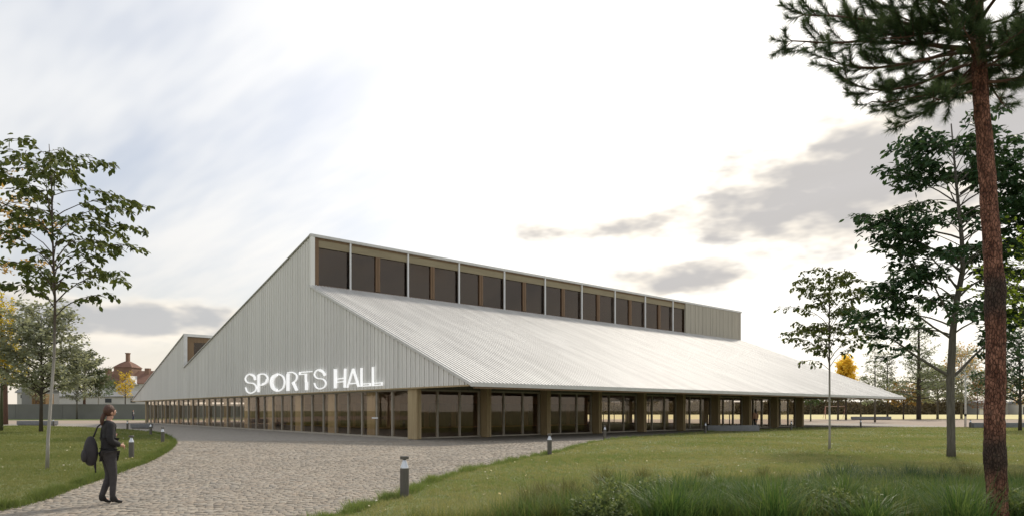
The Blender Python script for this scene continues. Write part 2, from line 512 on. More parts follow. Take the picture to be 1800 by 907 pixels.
def sheet(name, x0, x1, y0, y1, z, m_):
    me = bpy.data.meshes.new(name)
    me.from_pydata([(x0, y0, z), (x1, y0, z), (x1, y1, z), (x0, y1, z)], [], [(0, 1, 2, 3)])
    return tag(link(name, me, m_), kind='structure')


sheet('ground', -2500, 2500, -200, 4500, -0.060, M['meadow'])
sheet('gravel_plaza', -170, 200, 44, 127, -0.030, M['gravel'])
field = sheet('field', -20, 420, 127, 290, -0.034, M['field'])
sheet('verge', -220, -20, 113, 128, -0.024, M['verge'])
pave = sheet('pavement', -60, 60, -12, 36.0, -0.011, M['joint'])
sheet('paved_forecourt', -62, 45, 36.0, 84, -0.006, M['pave_far'])


def smooth_curve(pts, n=6, closed=False):
    out = []
    P = [Vector((*p, 0)) for p in pts]
    m_ = len(P)
    for i in range(m_ if closed else m_ - 1):
        p0, p1, p2, p3 = (P[(i - 1) % m_] if closed or i else P[0]), P[i], P[(i + 1) % m_], (P[(i + 2) % m_] if closed or i + 2 < m_ else P[-1])
        for k in range(n):
            t = k / n
            out.append(0.5 * ((2 * p1) + (p2 - p0) * t + (2 * p0 - 5 * p1 + 4 * p2 - p3) * t * t + (3 * p1 - p0 - 3 * p2 + p3) * t ** 3))
    if not closed:
        out.append(P[-1])
    return [(v.x, v.y) for v in out]


LEFT_EDGE = smooth_curve([(-9.2, 5.5), (-8.6, 8.6), G(-30, 901), G(60, 880), G(130, 855), G(200, 831), G(262, 808), G(297, 787), G(304, 775), G(285, 764), G(232, 755.5), G(120, 749.5), G(20, 748), (-62, 71)], 7)
LEFT_LAWN = LEFT_EDGE + [(-80, 71), (-80, 5.5)]
RIGHT_EDGE = smooth_curve([(-3.0, 4.5), (-3.25, 8.2), G(596, 909), G(662, 885), G(716, 869), G(762, 848), G(835, 826), G(925, 806), G(990, 793), G(1050, 776.5), G(1130, 767.5), G(1240, 759.5), G(1340, 754.5), G(1420, 751.5), (40, 63.5), (70, 64)], 7)
RIGHT_LAWN = RIGHT_EDGE + [(70, 4.5)]


def lawn(name, poly):
    bm = bmesh.new()
    top = [bm.verts.new((x + rng.normal(0, 0.02), y + rng.normal(0, 0.02), 0.03)) for x, y in poly]
    bot = [bm.verts.new((v.co.x, v.co.y, -0.05)) for v in top]
    n = len(top)
    for i in range(n):
        bm.faces.new((top[i], top[(i + 1) % n], bot[(i + 1) % n], bot[i]))
    bmesh.ops.triangle_fill(bm, edges=[e for e in bm.edges if e.verts[0] in top and e.verts[1] in top], use_dissolve=False)
    bmesh.ops.recalc_face_normals(bm, faces=bm.faces)
    me = bpy.data.meshes.new(name)
    bm.to_mesh(me)
    bm.free()
    return tag(link(name, me, M['soil']), kind='structure')


lawn('lawn', LEFT_LAWN)
lawn('lawn', RIGHT_LAWN)


def inside(P, poly):
    x, y = P[:, 0], P[:, 1]
    r = np.zeros(len(P), bool)
    n = len(poly)
    for i in range(n):
        x0, y0 = poly[i]
        x1, y1 = poly[(i + 1) % n]
        if y0 == y1:
            continue
        c_ = ((y0 > y) != (y1 > y)) & (x < (x1 - x0) * (y - y0) / (y1 - y0) + x0)
        r ^= c_
    return r


def in_view(P, margin=1.02):
    return np.abs(P[:, 0]) < (900.0 / FPX) * P[:, 1] * margin + 0.5


# --- granite setts: the 300 nearest are objects of their own, the rest one mesh
def setts():
    cx, cy, lx, ly = [], [], [], []
    y = 9.35
    while y < 36.0:
        pitch = 0.108 if y < 22 else 0.15
        xm = 0.80 * y + 1
        x = -min(xm, 20) + rng.uniform(0, 0.2)
        while x < 7.0:
            L = rng.uniform(0.11, 0.20) if y < 22 else rng.uniform(0.15, 0.26)
            cx.append(x + L / 2)
            cy.append(y + pitch / 2)
            lx.append(L - 0.010)
            ly.append(pitch - 0.009)
            x += L
        y += pitch
    cx, cy, lx, ly = map(np.array, (cx, cy, lx, ly))
    cy = cy + 0.05 * np.sin(cx * 0.9 + cy * 0.3) + rng.normal(0, 0.003, len(cx))
    P = np.stack([cx, cy], 1)
    keep = ~inside(P, LEFT_LAWN) & ~inside(P, RIGHT_LAWN) & in_view(P) & (cy < 35.95)
    cx, cy, lx, ly = cx[keep], cy[keep], lx[keep], ly[keep]
    order = np.argsort(cy)
    cx, cy, lx, ly = cx[order], cy[order], lx[order], ly[order]
    far = slice(300, None)

    def geom(cx, cy, lx, ly, rnd, zj, tilt):
        n = len(cx)
        sg = np.array([(-1, -1), (1, -1), (1, 1), (-1, 1)], float)
        V = np.zeros((n, 8, 3))
        for k in range(4):
            jx, jy = rng.normal(0, 0.004, n), rng.normal(0, 0.003, n)
            V[:, k, 0] = cx + sg[k, 0] * lx / 2 + jx
            V[:, k, 1] = cy + sg[k, 1] * ly / 2 + jy
            V[:, k, 2] = -0.03
            V[:, 4 + k, 0] = cx + sg[k, 0] * (lx / 2 - 0.006) + jx
            V[:, 4 + k, 1] = cy + sg[k, 1] * (ly / 2 - 0.005) + jy
            V[:, 4 + k, 2] = zj + tilt[:, 0] * sg[k, 0] + tilt[:, 1] * sg[k, 1]
        q = np.array([(4, 5, 6, 7), (0, 1, 5, 4), (1, 2, 6, 5), (2, 3, 7, 6), (3, 0, 4, 7)])
        F = (np.arange(n)[:, None, None] * 8 + q[None]).reshape(-1, 4)
        return np_mesh('cobble', V.reshape(-1, 3), F, np.repeat(rnd, 8))
    n = len(cx)
    rnd = np.clip(rng.beta(2.6, 2.6, n) + 0.08 * np.sin(cx * 1.1 + np.sin(cy * 0.8)), 0, 1)
    o = link('cobbles', geom(cx[far], cy[far], lx[far], ly[far], rnd[far], rng.normal(0.0, 0.003, n - 300), rng.normal(0, 0.0018, (n - 300, 2))), M['sett'], pave)
    tag(o, kind='stuff')
    protos = []
    for k in range(24):
        one = np.array([0.0])
        protos.append(geom(one, one, np.array([0.14]), np.array([0.095]), np.array([rng.beta(2.6, 2.6)]), np.array([0.0]), rng.normal(0, 0.0028, (1, 2))))
    for i in range(300):
        c_ = link('cobble', protos[i % 24], M['sett'], pave, (cx[i], cy[i], rng.normal(0, 0.004)), rng.normal(0, 0.02))
        c_.scale = (lx[i] / 0.14, ly[i] / 0.095, 1)


setts()

# ------------------------------------------------------------------ the sports hall
CORNER = (-5.7486, 37.5648)
BROT = math.atan2(0.65111, 0.75898)
u2 = np.array([0.75898, 0.65111])
u1 = np.array([-0.65111, 0.75898])
hall = empty('sports_hall', (CORNER[0], CORNER[1], 0), BROT)
tag(hall, 'long sports hall with pale slatted gable, sawtooth white ribbed roof and timber-framed glazing', 'building')
LEN = 57.2          # along the long side
XE = 45.9           # end of the glazed volume; beyond it the roof is an open canopy
Y0, YR, Y2, YL = -5.67, 13.2, 45.7, 71.5
ZE = 2.95


def top_z(y):
    if y < YR:
        return ZE + (y - Y0) * (7.5 / 18.87)
    if y < Y2:
        return 14.05 - (y - YR) * (7.80 / 32.5)
    return 9.82 - (y - Y2) * (6.80 / (YL - Y2))


# gable: sheathing + vertical battens
def gable(x_out, name, battens=True):
    s = -1 if x_out < 1 else 1
    m_ = MB()
    ys = [Y0, YR - 0.001, YR + 0.001, Y2 - 0.001, Y2 + 0.001, YL]
    poly = [(YL, ZE), (Y0, ZE)]
    pts = [(Y0, ZE), (YL, ZE), (Y2 + 0.001, top_z(Y2 + 0.01)), (Y2 + 0.001, top_z(Y2 - 0.01)), (YR, 14.05), (YR, top_z(YR - 0.01))]
    # split into convex strips
    cuts = [(Y0, YR), (YR, Y2), (Y2, YL)]
    for a, b in cuts:
        za, zb = top_z(a + 1e-4), top_z(b - 1e-4)
        m_.prism([(a, ZE), (b, ZE), (b, zb), (a, za)], x_out, x_out - s * 0.12)
    g = m_.build(name, M['clad_back'], hall)
    if battens:
        b = MB()
        r_ = []
        y = Y0 + 0.10
        k = 0
        tone = 0.5
        while y < YL - 0.1:
            if k % 2 == 0:
                tone = rng.uniform(0.1, 1.0)
            for off, wdt, lo, hi, tn in ((0.0, 0.172, 0.001, 0.024, tone), (0.187, 0.172, 0.001, 0.024, tone), (0.392, 0.060, 0.001, 0.062, 0.0)):
                ya = y + off + rng.uniform(-0.006, 0.006)
                zt = min(top_z(ya), top_z(ya + wdt)) - 0.02
                if zt > ZE + 0.05 and ya + wdt < YL:
                    b.box(x_out + s * (hi + rng.uniform(0, 0.006)), x_out + s * lo, ya, ya + wdt, ZE - 0.03, zt)
                    r_ += [(0.3 * rng.random() + 0.7 * tn) if tn else 0.0] * 8
            y += 0.46
            k += 1
        me = b.mesh('batten')
        a = me.attributes.new('rnd', 'FLOAT', 'POINT')
        a.data.foreach_set('value', r_)
        tag(link('battens', me, M['clad'], g), kind='stuff')
    # bottom drip board of timber and verge flashing
    MB().box(x_out + s * 0.11, x_out - s * 0.10, Y0 + 0.02, YL - 0.02, ZE - 0.11, ZE - 0.034).build('drip_board', M['wood'], hall)
    return g


gable(0.0, 'gable_wall')
gable(LEN, 'far_gable_wall', False)


# roof slabs: (y a, z a) -> (y b, z b), thickness below
def slab(name, ya, yb, off, th, m_, x0=-0.16, x1=LEN + 0.16, ea=0.0, eb=0.0):
    za, zb = top_z(ya + 1e-4), top_z(yb - 1e-4)
    k = (zb - za) / (yb - ya)
    ya2, yb2 = ya - ea, yb + eb
    za2, zb2 = za - k * ea, zb + k * eb
    return MB().prism([(ya2, za2 + off - th), (yb2, zb2 + off - th), (yb2, zb2 + off), (ya2, za2 + off)], x0, x1).build(name, m_, hall), k


rs, kr = slab('roof', Y0, YR, 0.06, 0.055, M['roofgap'], -0.02, LEN + 0.02, ea=0.18)
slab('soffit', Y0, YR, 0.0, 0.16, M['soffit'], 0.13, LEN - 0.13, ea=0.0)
slab('roof', YR, Y2, 0.06, 0.055, M['trim'])
slab('verge_trim', Y0, YR, 0.13, 0.17, M['trim'], -0.13, -0.021, ea=0.18)
slab('verge_trim', Y0, YR, 0.13, 0.17, M['trim'], LEN + 0.021, LEN + 0.13, ea=0.18)
slab('ceiling', YR, Y2, 0.0, 0.2, M['wood_d'], 0.13, LEN - 0.13)
slab('roof', Y2, YL, 0.06, 0.055, M['trim'], eb=0.2)
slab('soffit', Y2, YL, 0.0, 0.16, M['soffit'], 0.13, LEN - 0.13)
# ribs of the white roof, running from clerestory to eave
rb = MB()
x = 0.03
za, zb = top_z(Y0) - kr * 0.2 + 0.06, top_z(YR - 1e-4) + 0.06
while x < LEN - 0.12:
    rb.prism([(Y0 - 0.2, za), (YR - 0.02, zb), (YR - 0.02, zb + 0.11), (Y0 - 0.2, za + 0.11)], x, x + 0.115)
    x += 0.25
tag(rb.build('roof_ribs', M['roof'], rs), kind='stuff')
MB().box(-0.17, LEN + 0.17, Y0 - 0.25, Y0 - 0.205, ZE - 0.13, ZE + 0.06).build('eave_gutter', M['trim'], hall)
MB().box(0.14, LEN - 0.14, Y0 - 0.19, Y0 - 0.005, ZE - 0.22, ZE - 0.135).build('eave_beam', M['wood_d'], hall)

# clerestory facing the long side
ZC0, ZC1 = top_z(YR - 0.01), 14.05
MB().box(-0.10, LEN + 0.1, YR - 0.16, YR + 0.16, ZC1 - 0.05, ZC1 + 0.14).build('ridge_fascia', M['trim'], hall)
MB().box(-0.08, 0.22, YR - 0.14, YR + 0.1, ZC0 + 0.02, ZC1 - 0.052).build('corner_trim', M['clad'], hall)
XC = 45.2
MB().box(0.57, XC, YR + 0.015, YR + 0.12, ZC1 - 0.72, ZC1 - 0.06).build('header_beam', M['wood_h'], hall)
MB().box(0.57, XC, YR + 0.015, YR + 0.30, ZC0 + 0.02, ZC0 + 0.20).build('sill_beam', M['wood_m'], hall)
post_me = MB().box(-0.18, -0.02, 0, 0.30, ZC0 + 0.25, ZC1 - 0.07).box(0.02, 0.18, 0, 0.30, ZC0 + 0.25, ZC1 - 0.07).mesh('timber_post')
link('timber_post', MB().box(0.23, 0.56, YR - 0.02, YR + 0.20, ZC0 + 0.05, ZC1 - 0.06).mesh('timber_post'), M['wood_m'], hall)
for k in range(1, 9):
    link('timber_post', post_me, M['wood_m'], hall, (0.36 + 5.02 * k, YR + 0.02, 0))
mul_me = MB().box(-0.055, 0.055, -0.10, 0.03, ZC0 + 0.05, ZC1 - 0.055).mesh('mullion')
xs = [0.57] + [3.02 + 4.98 * k for k in range(9)] + [XC]
for a in xs[1:-1]:
    link('mullion', mul_me, M['steel_white'], hall, (a, YR - 0.02, 0))
for a, b in zip(xs[:-1], xs[1:]):
    MB().box(a + 0.05, b - 0.05, YR + 0.15, YR + 0.17, ZC0 + 0.21, ZC1 - 0.06).build('pane', M['glass_dark'], hall)
# boarded end of the clerestory
x = XC + 0.05
k = 0
while x < LEN - 0.05:
    wd = min(rng.uniform(0.55, 1.15), LEN - x)
    pr = rng.uniform(0, 0.02)
    MB().box(x, x + wd - 0.05, YR - 0.10 - pr, YR + 0.1, ZC0 + 0.04, ZC1 - 0.055).build('board', M['board'], hall)
    MB().box(x + wd - 0.05, x + wd, YR - 0.05, YR + 0.08, ZC0 + 0.04, ZC1 - 0.055).build('cover_strip', M['board2'], hall)
    x += wd
    k += 1
# second clerestory
Zb, Zt = top_z(Y2 - 0.01), 9.82
MB().box(-0.10, LEN + 0.1, Y2 - 0.14, Y2 + 0.16, Zt - 0.16, Zt + 0.13).build('ridge_fascia', M['trim'], hall)
MB().box(-0.09, 0.24, Y2 - 0.13, Y2 + 0.13, Zb + 0.02, Zt - 0.162).build('corner_trim', M['trim'], hall)
MB().box(0.25, LEN - 0.2, Y2 + 0.08, Y2 + 0.3, Zt - 0.75, Zt - 0.165).build('header_beam', M['wood_d'], hall)
MB().box(0.25, 0.95, Y2 + 0.02, Y2 + 0.24, Zb + 0.05, Zt - 0.755).build('timber_post', M['wood_d'], hall)
for k in range(11):
    MB().box(0.96 + 5.05 * k, 0.96 + 5.05 * (k + 1) - 0.06, Y2 + 0.05, Y2 + 0.07, Zb + 0.05, Zt - 0.755).build('pane', M['glass_dark'], hall)

# --- ground floor, gable side
PITCH = 1.861
NG = 34
YG1 = 0.29 + PITCH * NG
MB().box(0.10, 0.24, 0.20, YG1 + 0.1, 2.76, 2.835).build('head_rail', M['bronze'], hall)
MB().box(0.08, 0.26, 0.20, YG1 + 0.1, -0.01, 0.10).build('sill_rail', M['bronze'], hall)
mm = MB().box(0.085, 0.25, -0.045, 0.045, 0.101, 2.759).mesh('mullion')
pn = MB().box(0.16, 0.175, 0.046, PITCH - 0.046, 0.102, 2.758).mesh('pane')
for k in range(NG + 1):
    link('mullion', mm, M['bronze'], hall, (0, 0.29 + PITCH * k, 0))
    if k < NG:
        link('pane', pn, M['glass'], hall, (0, 0.29 + PITCH * k, 0))
cm = MB().box(0.27, 0.41, -0.50, 0.50, 0.03, 3.02).box(0.43, 0.57, -0.50, 0.50, 0.03, 3.02).mesh('column')
for k in range(11):
    link('column', cm, M['wood'], hall, (0, 5.0 + 5.583 * k, 0))
MB().box(0.0, 0.085, 2.18 + 1.80, 2.18 + 1.92, 1.15, 1.20).box(-0.02, 0.0, 3.62, 4.35, 1.13, 1.22).build('door_handle', M['steel_white'], hall)
# glazing panel above head to cladding
MB().box(0.125, 0.22, 0.2, YG1 + 0.1, 2.84, 3.3).build('head_panel', M['soffit'], hall)
MB().box(-0.02, 0.26, YG1 + 0.11, YG1 + 0.40, -0.01, 2.83).build('end_post', M['wood'], hall)

# --- ground floor, long side (bays of 5.02 m between fins)
BAY = 5.02
fin_me = MB().box(0.02, 0.155, -0.65, 0.28, 0.02, 5.0).box(0.185, 0.32, -0.67, 0.28, 0.02, 5.0).box(0.155, 0.185, -0.60, 0.28, 0.02, 5.0).box(0.08, 0.26, -0.40, -0.1, -0.02, 0.02).mesh('fin_column')
for k in range(10):
    link('fin_column', fin_me, M['wood'], hall, (BAY * k, 0, 0))
rail = MB().box(0.33, BAY + 0.01, -0.02, 0.14, 2.74, 2.84).mesh('head_rail')
sill = MB().box(0.33, BAY + 0.01, -0.06, 0.16, 0.015, 0.10).mesh('sill_rail')
lm = MB().box(-0.045, 0.045, -0.03, 0.13, 0.101, 2.739).mesh('mullion')
lp = MB().box(0.046, 1.554, 0.05, 0.065, 0.102, 2.738).mesh('pane')
lp2 = MB().box(0.046, 1.454, 0.05, 0.065, 0.102, 2.738).mesh('pane')
bb = MB()
x = 0.33
while x < BAY:
    bb.box(x, x + 0.14, 0.02, 0.06, 2.842, 5.0)
    x += 0.165
bb.box(0.33, BAY + 0.01, 0.06, 0.10, 2.842, 5.0)
bme = bb.mesh('upper_boarding')
for k in range(9):
    X = BAY * k
    link('head_rail', rail, M['bronze'], hall, (X, 0, 0))
    link('sill_rail', sill, M['bronze'], hall, (X, 0, 0))
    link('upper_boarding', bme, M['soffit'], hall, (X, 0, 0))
    for q in (0.375, 1.72 + 0.155, 3.32 + 0.155, 4.93):
        link('mullion', lm, M['bronze'], hall, (X + q, 0, 0))
    for a, b in ((0.375, 1.875), (1.875, 3.475), (3.475, 4.93)):
        MB_ = lp if b - a > 1.55 else lp2
        link('pane', MB_, M['glass'], hall, (X + a, 0, 0))
# far end of the glazed volume and the back side
em = MB().box(-0.15, 0.15, -0.45, 0.45, 0.02, 5.0).mesh('column')
for k in range(1, 12):
    link('column', em, M['wood'], hall, (XE + 0.05, 5.5 * k, 0)).rotation_euler = (0, 0, R(90))
MB().box(XE - 0.05, XE + 0.05, 0.3, 62.5, 2.75, 3.1).build('head_rail', M['bronze'], hall)
MB().box(XE - 0.05, XE + 0.05, 0.3, 62.5, 0.0, 0.10).build('sill_rail', M['bronze'], hall)
for k in range(34):
    link('mullion', MB().box(-0.04, 0.04, -0.04, 0.04, 0.101, 2.749).mesh('mullion'), M['bronze'], hall, (XE, 0.5 + 1.84 * k, 0))
for k in range(9):
    link('column', em, M['wood'], hall, (5.1 * k + 2.5, 63.3, 0))
MB().box(0.3, XE, 63.1, 63.2, 2.75, 3.1).build('head_rail', M['bronze'], hall)
for k in range(25):
    link('mullion', MB().box(-0.04, 0.04, -0.04, 0.04, 0.0, 2.749).mesh('mullion'), M['bronze'], hall, (0.5 + 1.84 * k, 63.2, 0))
# slender posts under the open canopy
cp = MB().box(-0.09, 0.09, -0.09, 0.09, 0, 3.4).mesh('canopy_post')
# inside: floor, ceiling, panelled core, benches of the changing rooms
MB().box(0.30, XE - 0.06, 0.17, 63.0, -0.02, 0.028).build('inner_floor', M['floor_in'], hall)
MB().box(0.85, XE - 0.06, 0.30, 63.0, 3.06, 3.20).build('inner_ceiling', M['ceil'], hall)
core = MB().box(9.5, 34.0, 18.0, 54.0, 0.03, 3.05).build('core_wall', M['wood_int'], hall)
for k in range(11):
    MB().box(9.44, 9.497, 19.2 + 3.1 * k, 21.6 + 3.1 * k, 0.15, 2.3).build('wall_panel', M['wood_d'], core)
for k in range(8):
    MB().box(10.2 + 3 * k, 12.6 + 3 * k, 17.94, 17.997, 0.15, 2.3).build('wall_panel', M['wood_d'], core)

# --- lettering on the gable
Z56 = 5.625


def on_gable(zx, zy):
    X, Y = 400 + zx / Z56, 620 + zy / Z56
    r = np.array([(X - 900) / FPX, 1.0])
    o = np.array(CORNER) - 0.09 * u2
    s_, t_ = np.linalg.solve(np.array([r, -u1]).T, o)
    return t_, EYE + (HY - Y) / FPX * s_


def curve2(pts, n=5):
    return smooth_curve(pts, n)


sign = empty('lettering', (CORNER[0], CORNER[1], 0), BROT)
tag(sign, 'white lettering reading SPORTS HALL mounted on the slatted gable', 'sign')
GL = {
    'S': [(12, 1, [(278, 262), (268, 232), (238, 208), (202, 220), (183, 258), (208, 292), (262, 300), (290, 330), (284, 372), (240, 396), (203, 382), (185, 340)]), (20, 1, [(236, 211), (268, 230), (280, 266)])],
    'P': [(20, 0, [(313, 214), (313, 386)]), (13, 1, [(316, 212), (370, 208), (403, 242), (395, 288), (360, 314), (320, 316)]), (20, 1, [(398, 258), (388, 290), (350, 308)])],
    'O': [(14, 1, [(503, 206), (450, 232), (433, 290), (452, 350), (503, 376), (555, 348), (572, 288), (554, 230), (503, 206)]), (26, 1, [(500, 214), (462, 248), (450, 300), (466, 348), (498, 366)])],
    'R': [(32, 0, [(606, 205), (606, 374)]), (13, 1, [(600, 196), (650, 191), (690, 218), (688, 265), (652, 294)]), (27, 0, [(655, 290), (694, 370)])],
    'T': [(11, 0, [(718, 191), (844, 183)]), (10, 0, [(718, 213), (790, 208)]), (10, 0, [(722, 190), (722, 214)]), (18, 0, [(782, 206), (784, 290)]), (28, 0, [(790, 285), (790, 366)])],
    'S2': [(12, 1, [(968, 225), (955, 186), (920, 163), (882, 180), (868, 218), (898, 250), (952, 258), (980, 292), (970, 332), (925, 354), (885, 338), (867, 296)]), (24, 1, [(916, 170), (950, 186), (972, 222)])],
    'H': [(30, 0, [(1075, 158), (1075, 348)]), (22, 0, [(1172, 154), (1168, 342)]), (11, 0, [(1090, 256), (1160, 250)]), (11, 0, [(1090, 288), (1160, 282)])],
    'A': [(15, 0, [(1194, 342), (1250, 156)]), (22, 0, [(1250, 156), (1306, 333)]), (13, 0, [(1222, 302), (1292, 297)])],
    'L': [(19, 0, [(1333, 147), (1333, 330)]), (12, 0, [(1325, 328), (1424, 321)]), (10, 0, [(1340, 306), (1424, 300)]), (8, 0, [(1420, 298), (1420, 326)])],
    'L2': [(19, 0, [(1447, 138), (1447, 324)]), (12, 0, [(1440, 322), (1541, 315)]), (10, 0, [(1455, 299), (1541, 292)]), (8, 0, [(1537, 290), (1537, 320)])]}
for key, strokes in GL.items():
    b = MB()
    for si, (wd, cv, pts) in enumerate(strokes):
        P = curve2(pts) if cv else pts
        P = [Vector((*p, 0)) for p in P]
        n = len(P)
        L_, R_ = [], []
        for i, p in enumerate(P):
            t = (P[min(i + 1, n - 1)] - P[max(i - 1, 0)]).normalized()
            nn = Vector((-t.y, t.x, 0)) * (wd * 0.40)
            L_.append(on_gable(*(p + nn).xy))
            R_.append(on_gable(*(p - nn).xy))
        xf, xb = -0.19 - 0.003 * si, -0.12
        vs = [(xf, *a) for a in L_] + [(xf, *a) for a in R_] + [(xb, *a) for a in L_] + [(xb, *a) for a in R_]
        fs = []
        for i in range(n - 1):
            fs += [(i, i + 1, n + i + 1, n + i), (2 * n + i, 3 * n + i, 3 * n + i + 1, 2 * n + i + 1), (i, 2 * n + i, 2 * n + i + 1, i + 1), (n + i, n + i + 1, 3 * n + i + 1, 3 * n + i)]
        fs += [(0, n, 3 * n, 2 * n), (n - 1, 3 * n - 1, 4 * n - 1, 2 * n - 1)]
        b.add(vs, fs)
    b.build('letter', M['letter'], sign)

# ------------------------------------------------------------------ grass
LF = np.array([(0, 0, 0), (-0.30, 0.28, 0.10), (-0.36, 0.62, 0.12), (0, 1.0, 0.0), (0.36, 0.62, 0.12), (0.30, 0.28, 0.10)])


def leaves_mesh(name, P, D, N, L, Wd, rnd, fine=True):
    """P positions, D directions, N approximate normals; leaf outlines folded along the midrib"""
    D = D / np.linalg.norm(D, axis=1, keepdims=True)
    S = np.cross(D, N)
    S /= np.linalg.norm(S, axis=1, keepdims=True) + 1e-9
    N2 = np.cross(S, D)
    n = len(P)
    if fine:
        k = 6
        T = LF
        F = np.array([(0, 3, 2, 1), (0, 5, 4, 3)])
    else:
        k = 4
        T = np.array([(0, 0, 0), (-0.5, 0.5, 0.1), (0, 1, 0), (0.5, 0.5, 0.1)])
        F = np.array([(0, 2, 1), (0, 3, 2)])
    V = P[:, None, :] + S[:, None, :] * (T[None, :, 0:1] * Wd[:, None, None]) + D[:, None, :] * (T[None, :, 1:2] * L[:, None, None]) + N2[:, None, :] * (T[None, :, 2:3] * Wd[:, None, None])
    Fa = (np.arange(n)[:, None, None] * k + F[None]).reshape(-1, F.shape[1])
    return np_mesh(name, V.reshape(-1, 3), Fa, np.repeat(rnd, k))


def blades(P, h, wd, lean, rnd, name='grass'):
    n = len(P)
    a = rng.uniform(0, 2 * math.pi, n)
    b = rng.uniform(0, 2 * math.pi, n)
    V = np.zeros((n, 3, 3))
    V[:, 0] = P - np.stack([np.cos(a) * wd / 2, np.sin(a) * wd / 2, 0 * a], 1)
    V[:, 1] = P + np.stack([np.cos(a) * wd / 2, np.sin(a) * wd / 2, 0 * a], 1)
    V[:, 2] = P + np.stack([np.cos(b) * lean * h, np.sin(b) * lean * h, h], 1)
    return V


def patch(x, y):
    return 0.5 + 0.25 * np.sin(x * 0.7 + 1.3 * np.sin(y * 0.45)) + 0.25 * np.sin(y * 0.9 + 1.7 * np.sin(x * 0.31 + 2))


def grow_lawn(poly, edge, bands):
    Vs, rs_ = [], []
    for y0, y1, dens, h, wd in bands:
        xm = 0.79 * y1 + 1
        n = int(2 * xm * (y1 - y0) * dens)
        P = np.stack([rng.uniform(-xm, xm, n), rng.uniform(y0, y1, n)], 1)
        P = P[inside(P, poly) & in_view(P)]
        n = len(P)
        pt = patch(P[:, 0], P[:, 1])
        tab = np.random.default_rng(99).random((64, 64))
        sx, sy = (0.22, 0.45) if y1 < 30 else (0.5, 1.4)
        cell = tab[(np.floor(P[:, 0] / sx + 0.6 * np.sin(P[:, 1] * 2.1)).astype(int)) % 64, (np.floor(P[:, 1] / sy + 0.6 * np.sin(P[:, 0] * 2.7)).astype(int)) % 64]
        hh = h * rng.uniform(0.5, 1.25, n) * (0.75 + 0.5 * pt) * (0.55 + 0.9 * cell)
        V = blades(np.column_stack([P, np.full(n, 0.025)]), hh, wd * rng.uniform(0.7, 1.3, n), rng.uniform(0.1, 0.9, n), None)
        Vs.append(V)
        rs_.append(np.clip(rng.normal(0.36, 0.22, n) + 0.35 * (1 - pt) + 0.55 * (cell - 0.5), 0, 1))
    # ragged longer fringe along the edge of the paving
    E_ = np.array(edge)
    seg = np.linalg.norm(np.diff(E_, axis=0), axis=1)
    for i in range(len(E_) - 1):
        ym = 0.5 * (E_[i, 1] + E_[i + 1, 1])
        if ym < 8 or ym > 50:
            continue
        n = int(seg[i] * (1000 if ym < 18 else 420 if ym < 30 else 160))
        t = rng.random(n)
        P = E_[i] + (E_[i + 1] - E_[i]) * t[:, None] + rng.normal(0, 0.07, (n, 2))
        P = P[in_view(P)]
        n = len(P)
        if n == 0:
            continue
        cl_ = 0.5 + 0.5 * np.sin(P[:, 0] * 5.1 + 2 * np.sin(P[:, 1] * 3.7))
        V = blades(np.column_stack([P, np.full(n, 0.0)]), rng.uniform(0.07, 0.16, n) * (0.5 + 1.0 * cl_), rng.uniform(0.008, 0.016, n) * (1 if ym < 20 else 1.6), rng.uniform(0.2, 1.0, n), None)
        Vs.append(V)
        rs_.append(np.clip(rng.normal(0.15, 0.2, n), 0, 1))
    V = np.concatenate(Vs)
    r_ = np.concatenate(rs_)
    n = len(V)
    return np_mesh('grass', V.reshape(-1, 3), np.arange(n * 3).reshape(-1, 3), np.repeat(r_, 3))


g1 = link('grass', grow_lawn(LEFT_LAWN, LEFT_EDGE, [(9, 16, 1500, 0.055, 0.012), (16, 26, 800, 0.06, 0.016), (26, 42, 260, 0.065, 0.03), (42, 71, 80, 0.07, 0.055)]), M['blade'])
tag(g1, 'mown green grass of the lawn beside the woman', 'grass', kind='stuff')
g2 = link('grass', grow_lawn(RIGHT_LAWN, RIGHT_EDGE, [(9, 15, 1500, 0.06, 0.012), (15, 24, 900, 0.06, 0.015), (24, 40, 260, 0.06, 0.03), (40, 63.4, 80, 0.065, 0.055)]), M['blade_w'])
tag(g2, 'mown olive grass of the wide lawn right of the paving', 'grass', kind='stuff')


def litter(name, poly, n, y0, y1, label):
    P = np.stack([rng.uniform(-40, 45, n), y0 + (y1 - y0) * rng.random(n) ** 1.4], 1)
    P = P[inside(P, poly) & in_view(P)]
    cl_ = patch(P[:, 0] * 2.3, P[:, 1] * 2.1)
    P = P[rng.random(len(P)) < cl_]
    n = len(P)
    a = rng.uniform(0, 6.28, n)
    D = np.stack([np.cos(a), np.sin(a), rng.normal(0.1, 0.3, n)], 1)
    N = np.stack([rng.normal(0, 0.4, n), rng.normal(0, 0.4, n), np.ones(n)], 1)
    L = rng.uniform(0.04, 0.085, n)
    o = link(name, leaves_mesh(name, np.column_stack([P, rng.uniform(0.05, 0.09, n)]), D, N, L, L * 0.8, rng.random(n), False), M['litter'])
    tag(o, label, 'leaves', kind='stuff')


litter('fallen_leaves', RIGHT_LAWN, 6500, 10, 60, 'pale leaves and daisies scattered over the right lawn')
litter('fallen_leaves', LEFT_LAWN, 2500, 10, 40, 'pale leaves and daisies scattered over the left lawn')


